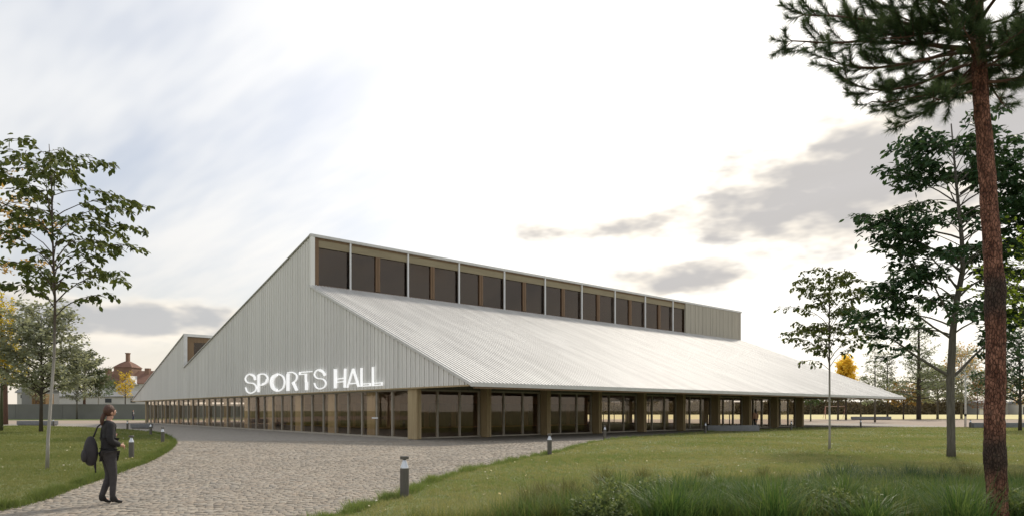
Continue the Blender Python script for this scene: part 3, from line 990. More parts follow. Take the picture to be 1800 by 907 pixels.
# ------------------------------------------------------------------ foreground planting
def tussock_mesh(name, n, h, spread, wd, arch):
    V, F, rn = [], [], []
    segs = 4
    for i in range(n):
        a = rng.uniform(0, 6.283)
        r0 = abs(rng.normal(0, spread * 0.25))
        p = np.array([math.cos(a) * r0, math.sin(a) * r0, 0.0])
        hh = h * rng.uniform(0.55, 1.15)
        out = rng.uniform(0.15, 1.0) * arch
        a2 = a + rng.normal(0, 0.7)
        dxy = np.array([math.cos(a2), math.sin(a2), 0])
        side = np.array([-math.sin(a2), math.cos(a2), 0])
        rv = float(np.clip(rng.normal(0.3, 0.25), 0, 1))
        o = len(V)
        for k in range(segs + 1):
            t = k / segs
            q = p + dxy * (hh * out * t ** 1.6) + np.array([0, 0, hh * (t - 0.42 * out * t ** 2.6)])
            ww = wd * (1 - t) ** 0.7 * 0.5
            V += [q - side * ww, q + side * ww]
            rn += [rv * (0.4 + 0.6 * t)] * 2
        for k in range(segs):
            F.append((o + 2 * k, o + 2 * k + 1, o + 2 * k + 3, o + 2 * k + 2))
    return np_mesh(name, np.array(V), np.array(F), np.array(rn))


def shrub_mesh(name, n, r, h):
    P, D = [], []
    for i in range(n // 9):
        a, e = rng.uniform(0, 6.283), rng.uniform(0.1, 1.0)
        rr = rng.uniform(0.45, 1.0)
        tip = np.array([math.cos(a) * r * rr * math.sqrt(1 - (e * rr) ** 2 * 0.6), math.sin(a) * r * rr * math.sqrt(1 - (e * rr) ** 2 * 0.6), h * e * rr])
        dirn = tip / (np.linalg.norm(tip) + 1e-6)
        for k in range(9):
            P.append(tip - dirn * 0.022 * k + rng.normal(0, 0.006, 3))
            D.append(dirn * 0.6 + rng.normal(0, 0.7, 3) + np.array([0, 0, 0.2]))
    P, D = np.array(P), np.array(D)
    n = len(P)
    N = rng.normal(0, 0.5, (n, 3)) + np.array([0, 0, 1])
    L = rng.uniform(0.035, 0.065, n)
    return leaves_mesh(name, P, D, N, L, L * 0.65, np.clip(rng.normal(0.25, 0.2, n) + 0.5 * (P[:, 2] / h - 0.3), 0, 1), False)


tus = [tussock_mesh('tuft_a', 420, 0.70, 0.80, 0.015, 1.05), tussock_mesh('tuft_b', 420, 0.60, 0.95, 0.014, 1.25), tussock_mesh('tuft_c', 360, 0.82, 0.70, 0.014, 0.85)]
tus_b = [m_.copy() for m_ in tus[:2]]
tus_y = [tussock_mesh('seed_tuft', 300, 0.62, 0.45, 0.007, 0.8)]
sh = [shrub_mesh('leafy_shrub', 3600, 0.42, 0.50), shrub_mesh('leafy_shrub', 3600, 0.36, 0.42)]


def tuft(px_, py_, kind, sc=1.0):
    x_, y_ = G(px_, py_)
    if kind == 'g':
        me, m_ = tus[rng.integers(3)], M['tus']
        lab, grp, nm = 'arching tuft of long dark green grass in the foreground planting', 'dark green grass tufts in the foreground', 'grass_tuft'
    elif kind == 'b':
        me, m_ = tus_b[rng.integers(2)], M['tus_b']
        lab, grp, nm = 'bluish green grass tuft at the back of the foreground planting', 'bluish grass tufts in the foreground', 'grass_tuft'
    elif kind == 'y':
        me, m_ = tus_y[0], M['tus_y']
        lab, grp, nm = 'wispy straw-coloured tuft of seeding grass at the planting edge', 'straw-coloured grass tufts', 'grass_tuft'
    else:
        me, m_ = sh[rng.integers(2)], M['shrub']
        lab, grp, nm = 'low shrub with tiny yellowish green leaves among the grass tufts', 'small leafy shrubs in the foreground', 'leafy_shrub'
    o = link(nm, me, m_, None, (x_, y_, 0.02), rng.uniform(0, 6.28))
    o.scale = (sc * rng.uniform(0.9, 1.15), sc * rng.uniform(0.9, 1.15), sc * rng.uniform(0.85, 1.1))
    tag(o, lab, 'grass' if nm == 'grass_tuft' else 'shrub', grp)


for p_ in [(1090, 885), (1140, 905), (1205, 893), (1250, 915), (1320, 905), (1385, 893), (1480, 905), (1560, 912), (1640, 898), (1700, 915), (1775, 905), (1270, 878), (1430, 882), (1610, 880), (1180, 930), (1360, 935), (1530, 935), (1690, 940), (1830, 925), (1790, 885)]:
    tuft(*p_, 'g', rng.uniform(0.75, 1.1))
for p_ in [(1480, 862), (1540, 858), (1600, 862), (1520, 872), (1570, 875), (1650, 866), (1440, 868), (1690, 875)]:
    tuft(*p_, 'b', rng.uniform(0.8, 1.0))
for p_ in [(1000, 880), (1060, 866), (1130, 858), (1240, 856), (1340, 852), (1700, 856), (1760, 862), (1380, 862), (930, 905), (960, 890), (1040, 912), (970, 925), (1000, 900), (1660, 850), (1790, 868)]:
    tuft(*p_, 'y', rng.uniform(0.7, 1.0))
for p_ in [(1100, 900), (1150, 885), (1390, 905), (1450, 912), (1420, 898), (1500, 918), (1780, 920), (1060, 930)]:
    tuft(*p_, 's', rng.uniform(0.9, 1.15))


def long_grass():
    n = 120000
    P = np.stack([rng.uniform(-1.5, 10.5, n), rng.uniform(9.2, 15.5, n)], 1)
    PX = 900 + FPX * P[:, 0] / P[:, 1]
    PY = HY + FPX * EYE / P[:, 1]
    lim = np.interp(PX, [820, 950, 1100, 1300, 1500, 1700, 1850], [915, 885, 862, 850, 846, 848, 846])
    keep = inside(P, RIGHT_LAWN) & in_view(P) & (PY > lim + rng.normal(0, 8, n))
    P = P[keep]
    PY = PY[keep]
    lim = lim[keep]
    n = len(P)
    dens = np.clip((PY - lim) / 30, 0.15, 1)
    V, F, rn = [], [], []
    h = rng.uniform(0.20, 0.56, n) * (0.55 + 0.45 * dens)
    a = rng.uniform(0, 6.283, n)
    out = rng.uniform(0.1, 0.9, n)
    dv = np.stack([np.cos(a), np.sin(a), 0 * a], 1)
    sv = np.stack([-np.sin(a), np.cos(a), 0 * a], 1)
    wd = rng.uniform(0.004, 0.009, n)[:, None]
    rows = []
    for t, ww in ((0, 1.0), (0.4, 0.9), (0.75, 0.6), (1.0, 0.08)):
        q = np.column_stack([P, np.full(n, 0.02)]) + dv * (h * out * t ** 1.7)[:, None]
        q[:, 2] += h * (t - 0.35 * out * t ** 2.5)
        rows += [q - sv * wd * ww / 2, q + sv * wd * ww / 2]
    V = np.stack(rows, 1).reshape(-1, 3)
    q = np.array([(0, 1, 3, 2), (2, 3, 5, 4), (4, 5, 7, 6)])
    F = (np.arange(n)[:, None, None] * 8 + q[None]).reshape(-1, 4)
    r_ = np.clip(0.75 - 0.65 * dens + rng.normal(0, 0.22, n) + 0.25 * (patch(P[:, 0] * 2, P[:, 1] * 2) - 0.5), 0, 1)
    o = link('long_grass', np_mesh('long_grass', V, F, np.repeat(r_, 8)), M['long'])
    tag(o, 'unmown long green and straw grass filling the foreground planting', 'grass', kind='stuff')


long_grass()
# ------------------------------------------------------------------ trees
def rot_z(v, a):
    return np.array([v[0] * math.cos(a) - v[1] * math.sin(a), v[0] * math.sin(a) + v[1] * math.cos(a), v[2]])


def tree_meshes(seed, trunk, limbs, leaf_len, leaf_w, per_m, hang=0.35, twig_k=0.42, twigs_per_m=3.0, fine=False, spread=0.05, sides=7,
                start=0.3, flat=0.35, tw_r=0.006):
    """trunk: [(x,y,z,r)], limbs: [(point, azimuth, elevation, length, curve(+up/-down), radius)]"""
    global rng
    keep, rng = rng, np.random.default_rng(seed)
    wood = MB()
    wood.tube([t[:3] for t in trunk], [t[3] for t in trunk], sides + 3)
    LP, LD = [], []

    def strew(p, q, dens):
        n = max(1, rng.poisson(np.linalg.norm(q - p) * dens))
        dirn = (q - p) / (np.linalg.norm(q - p) + 1e-9)
        for _ in range(n):
            t = rng.random()
            LP.append(p + (q - p) * t + rng.normal(0, spread, 3))
            s_ = rng.normal(0, 0.8, 3)
            LD.append(dirn * 0.7 + s_ * np.array([1, 1, flat]) + np.array([0, 0, -hang]))
    for (p0, a0, e0, Ln, cv, r0) in limbs:
        p = np.array(p0, float)
        nseg = max(4, int(Ln / 0.35))
        pts, e, a = [p.copy()], e0, a0
        for k in range(nseg):
            dv = np.array([math.cos(e) * math.sin(a), math.cos(e) * math.cos(a), math.sin(e)])
            p = p + dv * (Ln / nseg)
            pts.append(p.copy())
            e += cv / nseg + rng.normal(0, 0.06)
            a += rng.normal(0, 0.09)
        rr = [r0 * (1 - 0.85 * k / nseg) for k in range(nseg + 1)]
        wood.tube(pts, rr, 5, False)
        side = 1
        nt = max(2, int(Ln * twigs_per_m))
        for i in range(nt + 1):
            s_ = start + (1 - start) * (i / nt)
            f = s_ * nseg
            k = min(int(f), nseg - 1)
            q0 = pts[k] + (pts[k + 1] - pts[k]) * (f - k)
            d0 = pts[k + 1] - pts[k]
            d0 = d0 / np.linalg.norm(d0)
            side = -side
            dt = rot_z(d0, side * rng.uniform(0.5, 1.1) if i < nt else 0.0)
            dt[2] = dt[2] * 0.5 + rng.normal(0.0, 0.14)
            dt = dt / np.linalg.norm(dt)
            tl = Ln * twig_k * (1.15 - 0.7 * s_) * rng.uniform(0.7, 1.2)
            tl = max(tl, leaf_len * 2)
            q = q0
            tp = [q0]
            for j in range(3):
                q2 = q + dt * tl / 3
                dt = dt + np.array([0, 0, -0.10 - 0.25 * hang]) + rng.normal(0, 0.1, 3)
                dt = dt / np.linalg.norm(dt)
                if j > 0 or tl < 0.6:
                    strew(q, q2, per_m)
                else:
                    strew(q, q2, per_m * 0.5)
                q = q2
                tp.append(q)
            wood.tube(tp, [tw_r * 1.5, tw_r * 1.2, tw_r, tw_r * 0.5], 4, False)
    LP, LD = np.array(LP), np.array(LD)
    n = len(LP)
    N = rng.normal(0, 0.45, (n, 3)) + np.array([0, 0, 1.0])
    L = leaf_len * rng.uniform(0.65, 1.2, n)
    lv = leaves_mesh('crown', LP, LD, N, L, L * leaf_w, np.clip(rng.normal(0.45, 0.28, n), 0, 1), fine)
    wm = wood.mesh('trunk', True)
    rng = keep
    return wm, lv


def place_tree(name, meshes, bark, leaf, loc, label, rz=0.0, sc=1.0, group=None, cat='tree'):
    t = empty(name, loc, rz)
    t.scale = (sc, sc, sc)
    link('trunk', meshes[0], bark, t)
    c_ = link('crown', meshes[1], None, t)
    if not meshes[1].materials:
        meshes[1].materials.append(leaf)
    tag(t, label, cat, group)
    return t


def auto_limbs(seed, trunk, h0, h1, n, prof, e0, e1, curve, r0, az0=0.0):
    """limbs round a trunk; prof(h01, az) -> length"""
    r_ = np.random.default_rng(seed)
    tz = np.array([t[2] for t in trunk])
    out = []
    for i in range(n):
        f = (i + r_.uniform(0, 0.8)) / n
        z = h0 + (h1 - h0) * f
        x_ = np.interp(z, tz, [t[0] for t in trunk])
        y_ = np.interp(z, tz, [t[1] for t in trunk])
        a = az0 + 2.39996 * i + r_.normal(0, 0.3)
        L = prof(f, a) * r_.uniform(0.8, 1.15)
        out.append(((x_, y_, z), a, e0 + (e1 - e0) * f + r_.normal(0, 0.1), L, curve + r_.normal(0, 0.1), r0 * (1 - 0.6 * f) * min(1.3, L / 2)))
    return out


# slender lime beside the woman (azimuth 90 deg = to the right in the photo)
def lime(seed, H, lean, crown0, wide, tk=1.0):
    tr = [(0, 0, -0.05, 0.068 * tk), (0.02, 0, 0.8, 0.056 * tk), (0.10 * lean, 0.0, 1.9, 0.050 * tk), (0.19 * lean, 0, 3.1, 0.046 * tk), (0.20 * lean, 0.02, 4.5, 0.042 * tk), (0.15 * lean, 0, 6.2, 0.032 * tk), (0.12 * lean, 0, H * 0.86, 0.02), (0.05 * lean, 0, H - 0.1, 0.008)]

    def prof(f, a):
        return wide * (0.95 - 0.75 * (f - 0.40) ** 2 * 2.2) * (1.0 + 0.10 * math.sin(a))
    lb = auto_limbs(seed, tr, crown0, H - 0.35, 40, prof, 0.95, 0.70, -1.05, 0.022)
    return tree_meshes(seed + 1, tr, lb, 0.185, 0.74, 17.0, hang=0.70, twig_k=0.36, twigs_per_m=4.6, fine=True, spread=0.035, flat=0.3, start=0.34)


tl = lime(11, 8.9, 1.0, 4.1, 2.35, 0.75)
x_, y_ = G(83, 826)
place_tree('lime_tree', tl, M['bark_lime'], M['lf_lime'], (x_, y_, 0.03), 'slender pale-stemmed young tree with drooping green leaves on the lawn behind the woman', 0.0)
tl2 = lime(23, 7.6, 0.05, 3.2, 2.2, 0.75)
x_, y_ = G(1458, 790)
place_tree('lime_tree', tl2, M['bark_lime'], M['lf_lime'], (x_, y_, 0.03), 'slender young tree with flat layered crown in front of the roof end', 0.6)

# big dark tree behind the pine
trk = [(0, 0, -0.05, 0.145), (0.0, 0, 0.5, 0.125), (-0.03, 0, 2.6, 0.12), (0.03, 0, 3.6, 0.115), (0.05, 0, 4.2, 0.105), (0.20, 0.05, 5.2, 0.095), (0.40, 0, 6.4, 0.08), (0.36, 0, 7.4, 0.065), (0.2, 0, 9.0, 0.045), (0.0, 0, 11.3, 0.02)]
# explicit limbs measured from the photo, then filling ones
lb = [((-0.03, 0, 2.75), R(-86), R(30), 3.4, 0.12, 0.085), ((0.02, 0, 2.7), R(82), R(40), 3.2, 0.2, 0.08), ((0.05, 0, 4.0), R(-80), R(38), 3.0, -0.1, 0.06), ((0.1, 0, 4.4), R(-100), R(62), 3.4, -0.5, 0.06),
      ((0.2, 0, 5.4), R(70), R(35), 3.2, -0.3, 0.06), ((0.22, 0, 5.7), R(-75), R(58), 3.4, -0.7, 0.055), ((0.3, 0, 6.3), R(-95), R(40), 3.4, -0.45, 0.055), ((0.3, 0, 6.6), R(85), R(30), 3.3, -0.2, 0.05),
      ((0.35, 0, 7.4), R(-85), R(22), 3.3, -0.35, 0.05), ((0.35, 0, 7.6), R(90), R(40), 2.8, -0.3, 0.05), ((0.2, 0, 8.6), R(-90), R(35), 2.6, -0.3, 0.04), ((0.2, 0, 8.8), R(80), R(35), 2.3, -0.4, 0.04), ((0.1, 0, 9.6), R(-70), R(40), 2.0, -0.3, 0.03)]
lb = [(*q[:5], q[5] * 0.7) for q in lb]
lb += [((0.3, 0, 6.0 + 0.42 * i_), R(60 + 17 * (i_ % 4)), R(38 - 3 * (i_ % 3)), 3.3 - 0.12 * i_, -0.5, 0.03) for i_ in range(9)]
lb += [((0.15, 0, 8.6 + 0.28 * i_), R(-120 + 75 * i_), R(45), 2.0 - 0.1 * i_, -0.6, 0.02) for i_ in range(8)]
lb += auto_limbs(31, trk, 4.0, 10.9, 40, lambda f, a: 2.9 * (1.0 - 0.5 * f), 0.45, 0.7, -0.8, 0.026)
td = tree_meshes(32, trk, lb, 0.26, 0.54, 26.0, hang=0.30, twig_k=0.42, twigs_per_m=4.6, fine=True, spread=0.04, flat=0.55, start=0.38, sides=11)
x_, y_ = G(1672, 805)
place_tree('broadleaf_tree', td, M['bark_grey'], M['lf_dark'], (x_, y_, 0.02), 'large dark green broadleaf tree with forking grey trunk behind the pine')


# the pine in the foreground
def pine():
    r_ = np.random.default_rng(77)
    D = 9.3
    bx_, by_ = (1750 - 900) / FPX * D, D
    tr = [(0.05, 0, -0.05, 0.142), (0.03, 0, 0.3, 0.129), (0.0, 0, 0.75, 0.129), (-0.01, 0, 0.95, 0.142), (-0.02, 0, 1.15, 0.129), (0.0, 0, 1.9, 0.120), (0.0, 0, 2.7, 0.119), (0.0, 0, 3.3, 0.129), (-0.03, 0, 3.6, 0.114),
          (-0.11, 0, 4.8, 0.103), (-0.20, 0, 5.9, 0.095), (-0.26, 0, 7.0, 0.086), (-0.30, 0, 8.4, 0.08), (-0.28, 0, 10.0, 0.05), (-0.25, 0, 11.5, 0.02)]
    m_ = MB()
    # knobbly trunk
    S = 18
    zs = np.arange(-0.05, 11.4, 0.07)
    tz = [t[2] for t in tr]
    ring = []
    for z in zs:
        cx_, cy_, rr = (np.interp(z, tz, [t[k] for t in tr]) for k in (0, 1, 3))
        for k in range(S):
            q = 2 * math.pi * k / S
            rad = rr * (1 + 0.035 * math.sin(5 * q + z * 9) + 0.03 * math.sin(3 * q - z * 4.3 + 1) + r_.normal(0, 0.022))
            ring.append((cx_ + rad * math.cos(q), cy_ + rad * math.sin(q), z))
    m_.v = ring
    for i in range(len(zs) - 1):
        for k in range(S):
            m_.f.append((i * S + k, i * S + (k + 1) % S, (i + 1) * S + (k + 1) % S, (i + 1) * S + k))
    bark = bpy.data.materials.new('pine_bark')
    bark.use_nodes = True
    n = NT(bark.node_tree)
    b = bark.node_tree.nodes['Principled BSDF']
    b.inputs['Roughness'].default_value = 0.9
    b.inputs['Specular IOR Level'].default_value = 0.2
    oc = n.node('ShaderNodeTexCoord').outputs['Object']
    v = n.vm('MULTIPLY', oc, (1, 1, 0.42))
    vo = n.node('ShaderNodeTexVoronoi', {'Vector': v, 'Scale': 34.0}, feature='DISTANCE_TO_EDGE').outputs['Distance']
    nz = n.noise(v, 14, 7, 0.7, 0.6)
    pl = n.ss(n.m('ADD', vo, n.m('MULTIPLY', nz, 0.25)), 0.05, 0.32)
    z_ = n.node('ShaderNodeSeparateXYZ', {0: oc}).outputs[2]
    cc = n.mix(n.ss(nz, 0.35, 0.68), (0.13, 0.055, 0.036), (0.36, 0.175, 0.12))
    knot = n.m('ADD', n.ss(n.m('ABSOLUTE', n.m('SUBTRACT', z_, 0.97)), 0.42, 0.10), n.ss(n.m('ABSOLUTE', n.m('SUBTRACT', z_, 3.2)), 0.45, 0.12), clamp=True)
    cc = n.mix(n.m('MULTIPLY', knot, 0.85), cc, (0.05, 0.042, 0.036))
    cc = n.mix(n.m('MULTIPLY', n.ss(n.noise(oc, 2.4, 4, 0.6), 0.56, 0.72), 0.7), cc, (0.13, 0.115, 0.095))
    cc = n.mix(n.m('MULTIPLY_ADD', pl, 0.75, 0.25), (0.035, 0.022, 0.017), cc)
    n.put(b, 'Base Color', cc)
    bp = n.node('ShaderNodeBump', {'Height': n.m('ADD', pl, n.m('MULTIPLY', nz, 1.2)), 'Strength': 1.0, 'Distance': 0.02})
    n.put(b, 'Normal', bp.outputs[0])
    t = empty('pine_tree', (bx_, by_, 0.02))
    tag(t, 'foreground pine with reddish flaking trunk and long dark needles, cut by the right edge', 'tree')
    m_.build('trunk', bark, t, smooth=True)
    wood = MB()
    NP, ND, NR = [], [], []

    def shoot(p, q, dens, tone):
        ln = np.linalg.norm(q - p)
        k = int(ln * dens)
        dv = (q - p) / (ln + 1e-9)
        tt = r_.random(k)
        NP.append(p + (q - p) * tt[:, None])
        rad = r_.normal(0, 1, (k, 3))
        rad -= (rad @ dv)[:, None] * dv
        rad /= np.linalg.norm(rad, axis=1, keepdims=True) + 1e-9
        ND.append(dv * r_.uniform(0.5, 1.6, k)[:, None] + rad * r_.uniform(0.5, 1.1, k)[:, None] + np.array([0, 0, -0.05]))
        NR.append(np.clip(r_.normal(tone, 0.2, k), 0, 1))

    def branch(p0, a, e, L, cv, r0):
        p = np.array(p0, float)
        ns = max(7, int(L / 0.17))
        pts = [p.copy()]
        for k in range(ns):
            dv = np.array([math.cos(e) * math.sin(a), math.cos(e) * math.cos(a), math.sin(e)])
            p = p + dv * L / ns
            pts.append(p.copy())
            e += cv / ns * (0.2 + 1.6 * k / ns) + r_.normal(0, 0.05)
            a += r_.normal(0, 0.07)
        wood.tube(pts, [r0 * 0.55 * (1 - 0.8 * k / ns) + 0.004 for k in range(ns + 1)], 6, False)
        for k in range(2, ns + 1):
            f = k / ns
            if f < 0.22:
                continue
            for sgn in ((-1, 1) if k < ns else (-1, 0, 1)):
                if r_.random() < 0.12:
                    continue
                d0 = pts[k] - pts[k - 1]
                d0 /= np.linalg.norm(d0)
                dt = rot_z(d0, sgn * r_.uniform(0.35, 1.0))
                dt[2] += r_.normal(-0.02, 0.22)
                tl_ = L * 0.30 * (1.2 - 0.7 * f) * r_.uniform(0.6, 1.25)
                q = pts[k]
                tp = [q]
                for j in range(4):
                    dt = dt / np.linalg.norm(dt)
                    q2 = q + dt * tl_ / 4
                    if j >= 1:
                        shoot(q, q2, 620 if j < 3 else 1100, 0.25 if j < 3 else 0.5)
                    if j == 3 and r_.random() < 0.35:      # upright candle
                        q3 = q2 + np.array([r_.normal(0, 0.015), r_.normal(0, 0.015), r_.uniform(0.06, 0.15)])
                        shoot(q2, q3, 1200, 0.85)
                        tp_ = [q2, q3]
                        wood.tube(tp_, [0.006, 0.004], 4, False)
                    dt = dt + np.array([0, 0, 0.14]) + r_.normal(0, 0.10, 3)
                    q = q2
                    tp.append(q)
                wood.tube(tp, [0.008, 0.006, 0.005, 0.004, 0.003], 4, False)
    # main boughs seen in the photo: to the left they dip and turn up at the ends
    B = [((-0.27, 0, 6.15), R(-88), R(8), 2.75, 0.25, 0.05), ((-0.26, 0, 6.1), R(-100), R(-2), 2.3, 0.55, 0.045), ((-0.25, 0, 6.0), R(-80), R(-18), 2.05, 0.75, 0.04), ((-0.24, 0, 5.75), R(-70), R(-12), 1.5, 0.5, 0.035),
         ((-0.27, 0, 6.5), R(-80), R(22), 2.6, 0.1, 0.05), ((-0.27, 0, 6.7), R(-110), R(12), 2.3, 0.3, 0.045), ((-0.25, 0, 5.9), R(-150), R(-5), 1.2, 0.4, 0.035), ((-0.25, 0, 5.95), R(160), R(-8), 1.2, 0.4, 0.035),
         ((-0.26, 0, 6.1), R(100), R(-5), 1.6, 0.4, 0.04), ((-0.27, 0, 6.4), R(75), R(15), 1.9, 0.2, 0.04), ((-0.25, 0, 5.85), R(60), R(-12), 1.3, 0.5, 0.035), ((-0.25, 0, 5.7), R(120), R(-14), 1.1, 0.5, 0.035),
         ((-0.26, 0, 5.8), R(-30), R(-8), 1.4, 0.4, 0.035), ((-0.26, 0, 6.0), R(20), R(-5), 1.5, 0.4, 0.035), ((-0.25, 0, 5.6), R(-110), R(-22), 1.2, 0.5, 0.03)]
    for i in range(26):
        a_ = r_.uniform(0, 6.283)
        B.append(((-0.26, 0, r_.uniform(5.6, 6.7)), a_, R(r_.uniform(-25, 15)), r_.uniform(0.6, 1.5) * (1.25 if math.sin(a_) < 0 else 0.9), r_.uniform(0.1, 0.7), 0.025))
    for i in range(26):
        z = 6.4 + 0.19 * i
        B.append(((-0.28, 0, z), 2.4 * i + 1, R(15 + 1.2 * i), 2.6 * (1 - 0.028 * i) * r_.uniform(0.7, 1.05), 0.3, 0.04))
    for bb_ in B:
        p_ = bb_[0]
        branch((p_[0], p_[1], p_[2] + (0.48 if p_[2] < 6.35 else 0.3)), bb_[1], bb_[2], bb_[3] * 0.9, *bb_[4:])
    wood.build('branches', M['bark_red'], t, smooth=True)
    P, Dn, Rn = np.concatenate(NP), np.concatenate(ND), np.concatenate(NR)
    Dn /= np.linalg.norm(Dn, axis=1, keepdims=True)
    k = len(P)
    Ln = r_.uniform(0.09, 0.165, k)
    S_ = np.cross(Dn, r_.normal(0, 1, (k, 3)))
    S_ /= np.linalg.norm(S_, axis=1, keepdims=True)
    V = np.stack([P - S_ * 0.0030, P + S_ * 0.0030, P + Dn * Ln[:, None] + np.array([0, 0, -0.008])], 1)
    me = np_mesh('needles', V.reshape(-1, 3), np.arange(k * 3).reshape(-1, 3), np.repeat(Rn, 3))
    link('crown', me, M['needle'], t)
    print('needles', k)


pine()


# ------------------------------------------------------------------ bollards and benches
b0 = empty('bollard', (0, 0, 0))
MB().lathe([(0.082, -0.02), (0.082, 0.56), (0.078, 0.566)], 24).build('post', M['boll'], b0, smooth=False)
MB().lathe([(0.079, 0.5665), (0.076, 0.585), (0.034, 0.70), (0.030, 0.715)], 24).build('light_cone', M['boll_ring'], b0)
MB().lathe([(0.030, 0.7155), (0.030, 0.728), (0.079, 0.729), (0.081, 0.735), (0.081, 0.775), (0.075, 0.785), (0.02, 0.788)], 24).build('cap', M['boll'], b0)
spots = [((711, 876), 'dark lamp bollard nearest the camera, at the lawn edge right of the paving'),
         ((966, 800), 'second lamp bollard along the right lawn edge, in front of the glazed fins'),
         ((1063, 772), 'lamp bollard where the right lawn meets the eave shadow'),
         ((1240, 761), 'lamp bollard standing at the left end of the low bench by the facade'),
         ((1391, 756), 'lamp bollard beside the last timber fin of the long facade'),
         ((1513, 752), 'lamp bollard at the far lawn edge just right of the roof tip'),
         ((1706, 752), 'lamp bollard left of the dark bench behind the pine'),
         ((231, 806), 'largest lamp bollard on the left lawn, just right of the woman'),
         ((286, 778), 'lamp bollard at the rounded tip of the left lawn'),
         ((265, 764), 'lamp bollard by the end of the low wall on the left lawn'),
         ((224, 755), 'lamp bollard at the far edge of the left lawn above the woman'),
         ((94, 749), 'lamp bollard at the far left, right of the pale tree stem')]
for i, ((a, b), lab) in enumerate(spots):
    o = b0 if i == 0 else copy_tree(b0)
    o.location = (*G(a, b), 0.0)
    o.rotation_euler = (0, 0, 0.7 * i)
    tag(o, lab, 'bollard', 'lamp bollards along the lawns')


def bench(px0, px1, py_, depth, h, label, ang=0.0):
    x0, y0 = G(px0, py_)
    x1, _ = G(px1, py_)
    t = empty('bench', ((x0 + x1) / 2, y0 + depth / 2, 0), ang)
    Lh = (x1 - x0) / 2
    bm_ = MB().box(-Lh, Lh, -depth / 2, depth / 2, 0.06, h)
    me = bm_.mesh('seat_block')
    bm = bmesh.new()
    bm.from_mesh(me)
    bmesh.ops.bevel(bm, geom=list(bm.edges), offset=0.015, segments=1, affect='EDGES')
    bm.to_mesh(me)
    bm.free()
    link('seat_block', me, M['concrete'], t)
    MB().box(-Lh + 0.1, Lh - 0.1, -depth / 2 + 0.08, depth / 2 - 0.08, -0.02, 0.061).build('plinth', M['boll'], t)
    tag(t, label, 'bench', 'low concrete benches')


bench(1244, 1335, 758.5, 0.6, 0.50, 'long grey concrete bench in front of the facade near the woman in brown')
bench(1499, 1567, 737.0, 0.7, 0.55, 'dark concrete bench on the gravel right of the roof tip')
bench(1712, 1812, 752.0, 0.7, 0.50, 'dark concrete bench behind the pine trunk at the right')
bench(29, 95, 747.0, 0.7, 0.50, 'low concrete bench at the far left beyond the lawn')
bench(228, 264, 752.5, 0.6, 0.42, 'low concrete bench behind the bollards at the left lawn tip', R(-8))


# ------------------------------------------------------------------ people
def skin_mesh(name, verts, edges, root=0, levels=2):
    """verts: {key:(x,y,z,rx,ry)}; grown with a Skin modifier"""
    keys = list(verts)
    idx = {k: i for i, k in enumerate(keys)}
    me = bpy.data.meshes.new(name)
    me.from_pydata([verts[k][:3] for k in keys], [(idx[a], idx[b]) for a, b in edges], [])
    o = bpy.data.objects.new(name, me)
    col.objects.link(o)
    o.modifiers.new('skin', 'SKIN').branch_smoothing = 0.5
    for i, k in enumerate(keys):
        sv = me.skin_vertices[0].data[i]
        r_ = verts[k][3:]
        sv.radius = (r_[0], r_[1] if len(r_) > 1 else r_[0])
        sv.use_root = (i == root)
    o.modifiers.new('sub', 'SUBSURF').levels = levels
    bpy.context.view_layer.update()
    dg = bpy.context.evaluated_depsgraph_get()
    out = bpy.data.meshes.new_from_object(o.evaluated_get(dg))
    out.name = name
    bpy.data.objects.remove(o)
    out.polygons.foreach_set('use_smooth', [True] * len(out.polygons))
    return out


def ellipsoid(name, c_, r_, m_, parent, seg=18, warp=None):
    bm = bmesh.new()
    bmesh.ops.create_uvsphere(bm, u_segments=seg, v_segments=seg // 2 + 3, radius=1.0)
    for v in bm.verts:
        if warp:
            v.co = warp(v.co.copy())
        v.co = Vector((v.co.x * r_[0] + c_[0], v.co.y * r_[1] + c_[1], v.co.z * r_[2] + c_[2]))
    for f in bm.faces:
        f.smooth = True
    me = bpy.data.meshes.new(name)
    bm.to_mesh(me)
    bm.free()
    return link(name, me, m_, parent)


def chain(*k):
    return [(k[i], k[i + 1]) for i in range(len(k) - 1)]


def grow(j, keys, add):
    return {k: (*j[k][:3], *[r_ + add for r_ in j[k][3:]]) for k in keys}


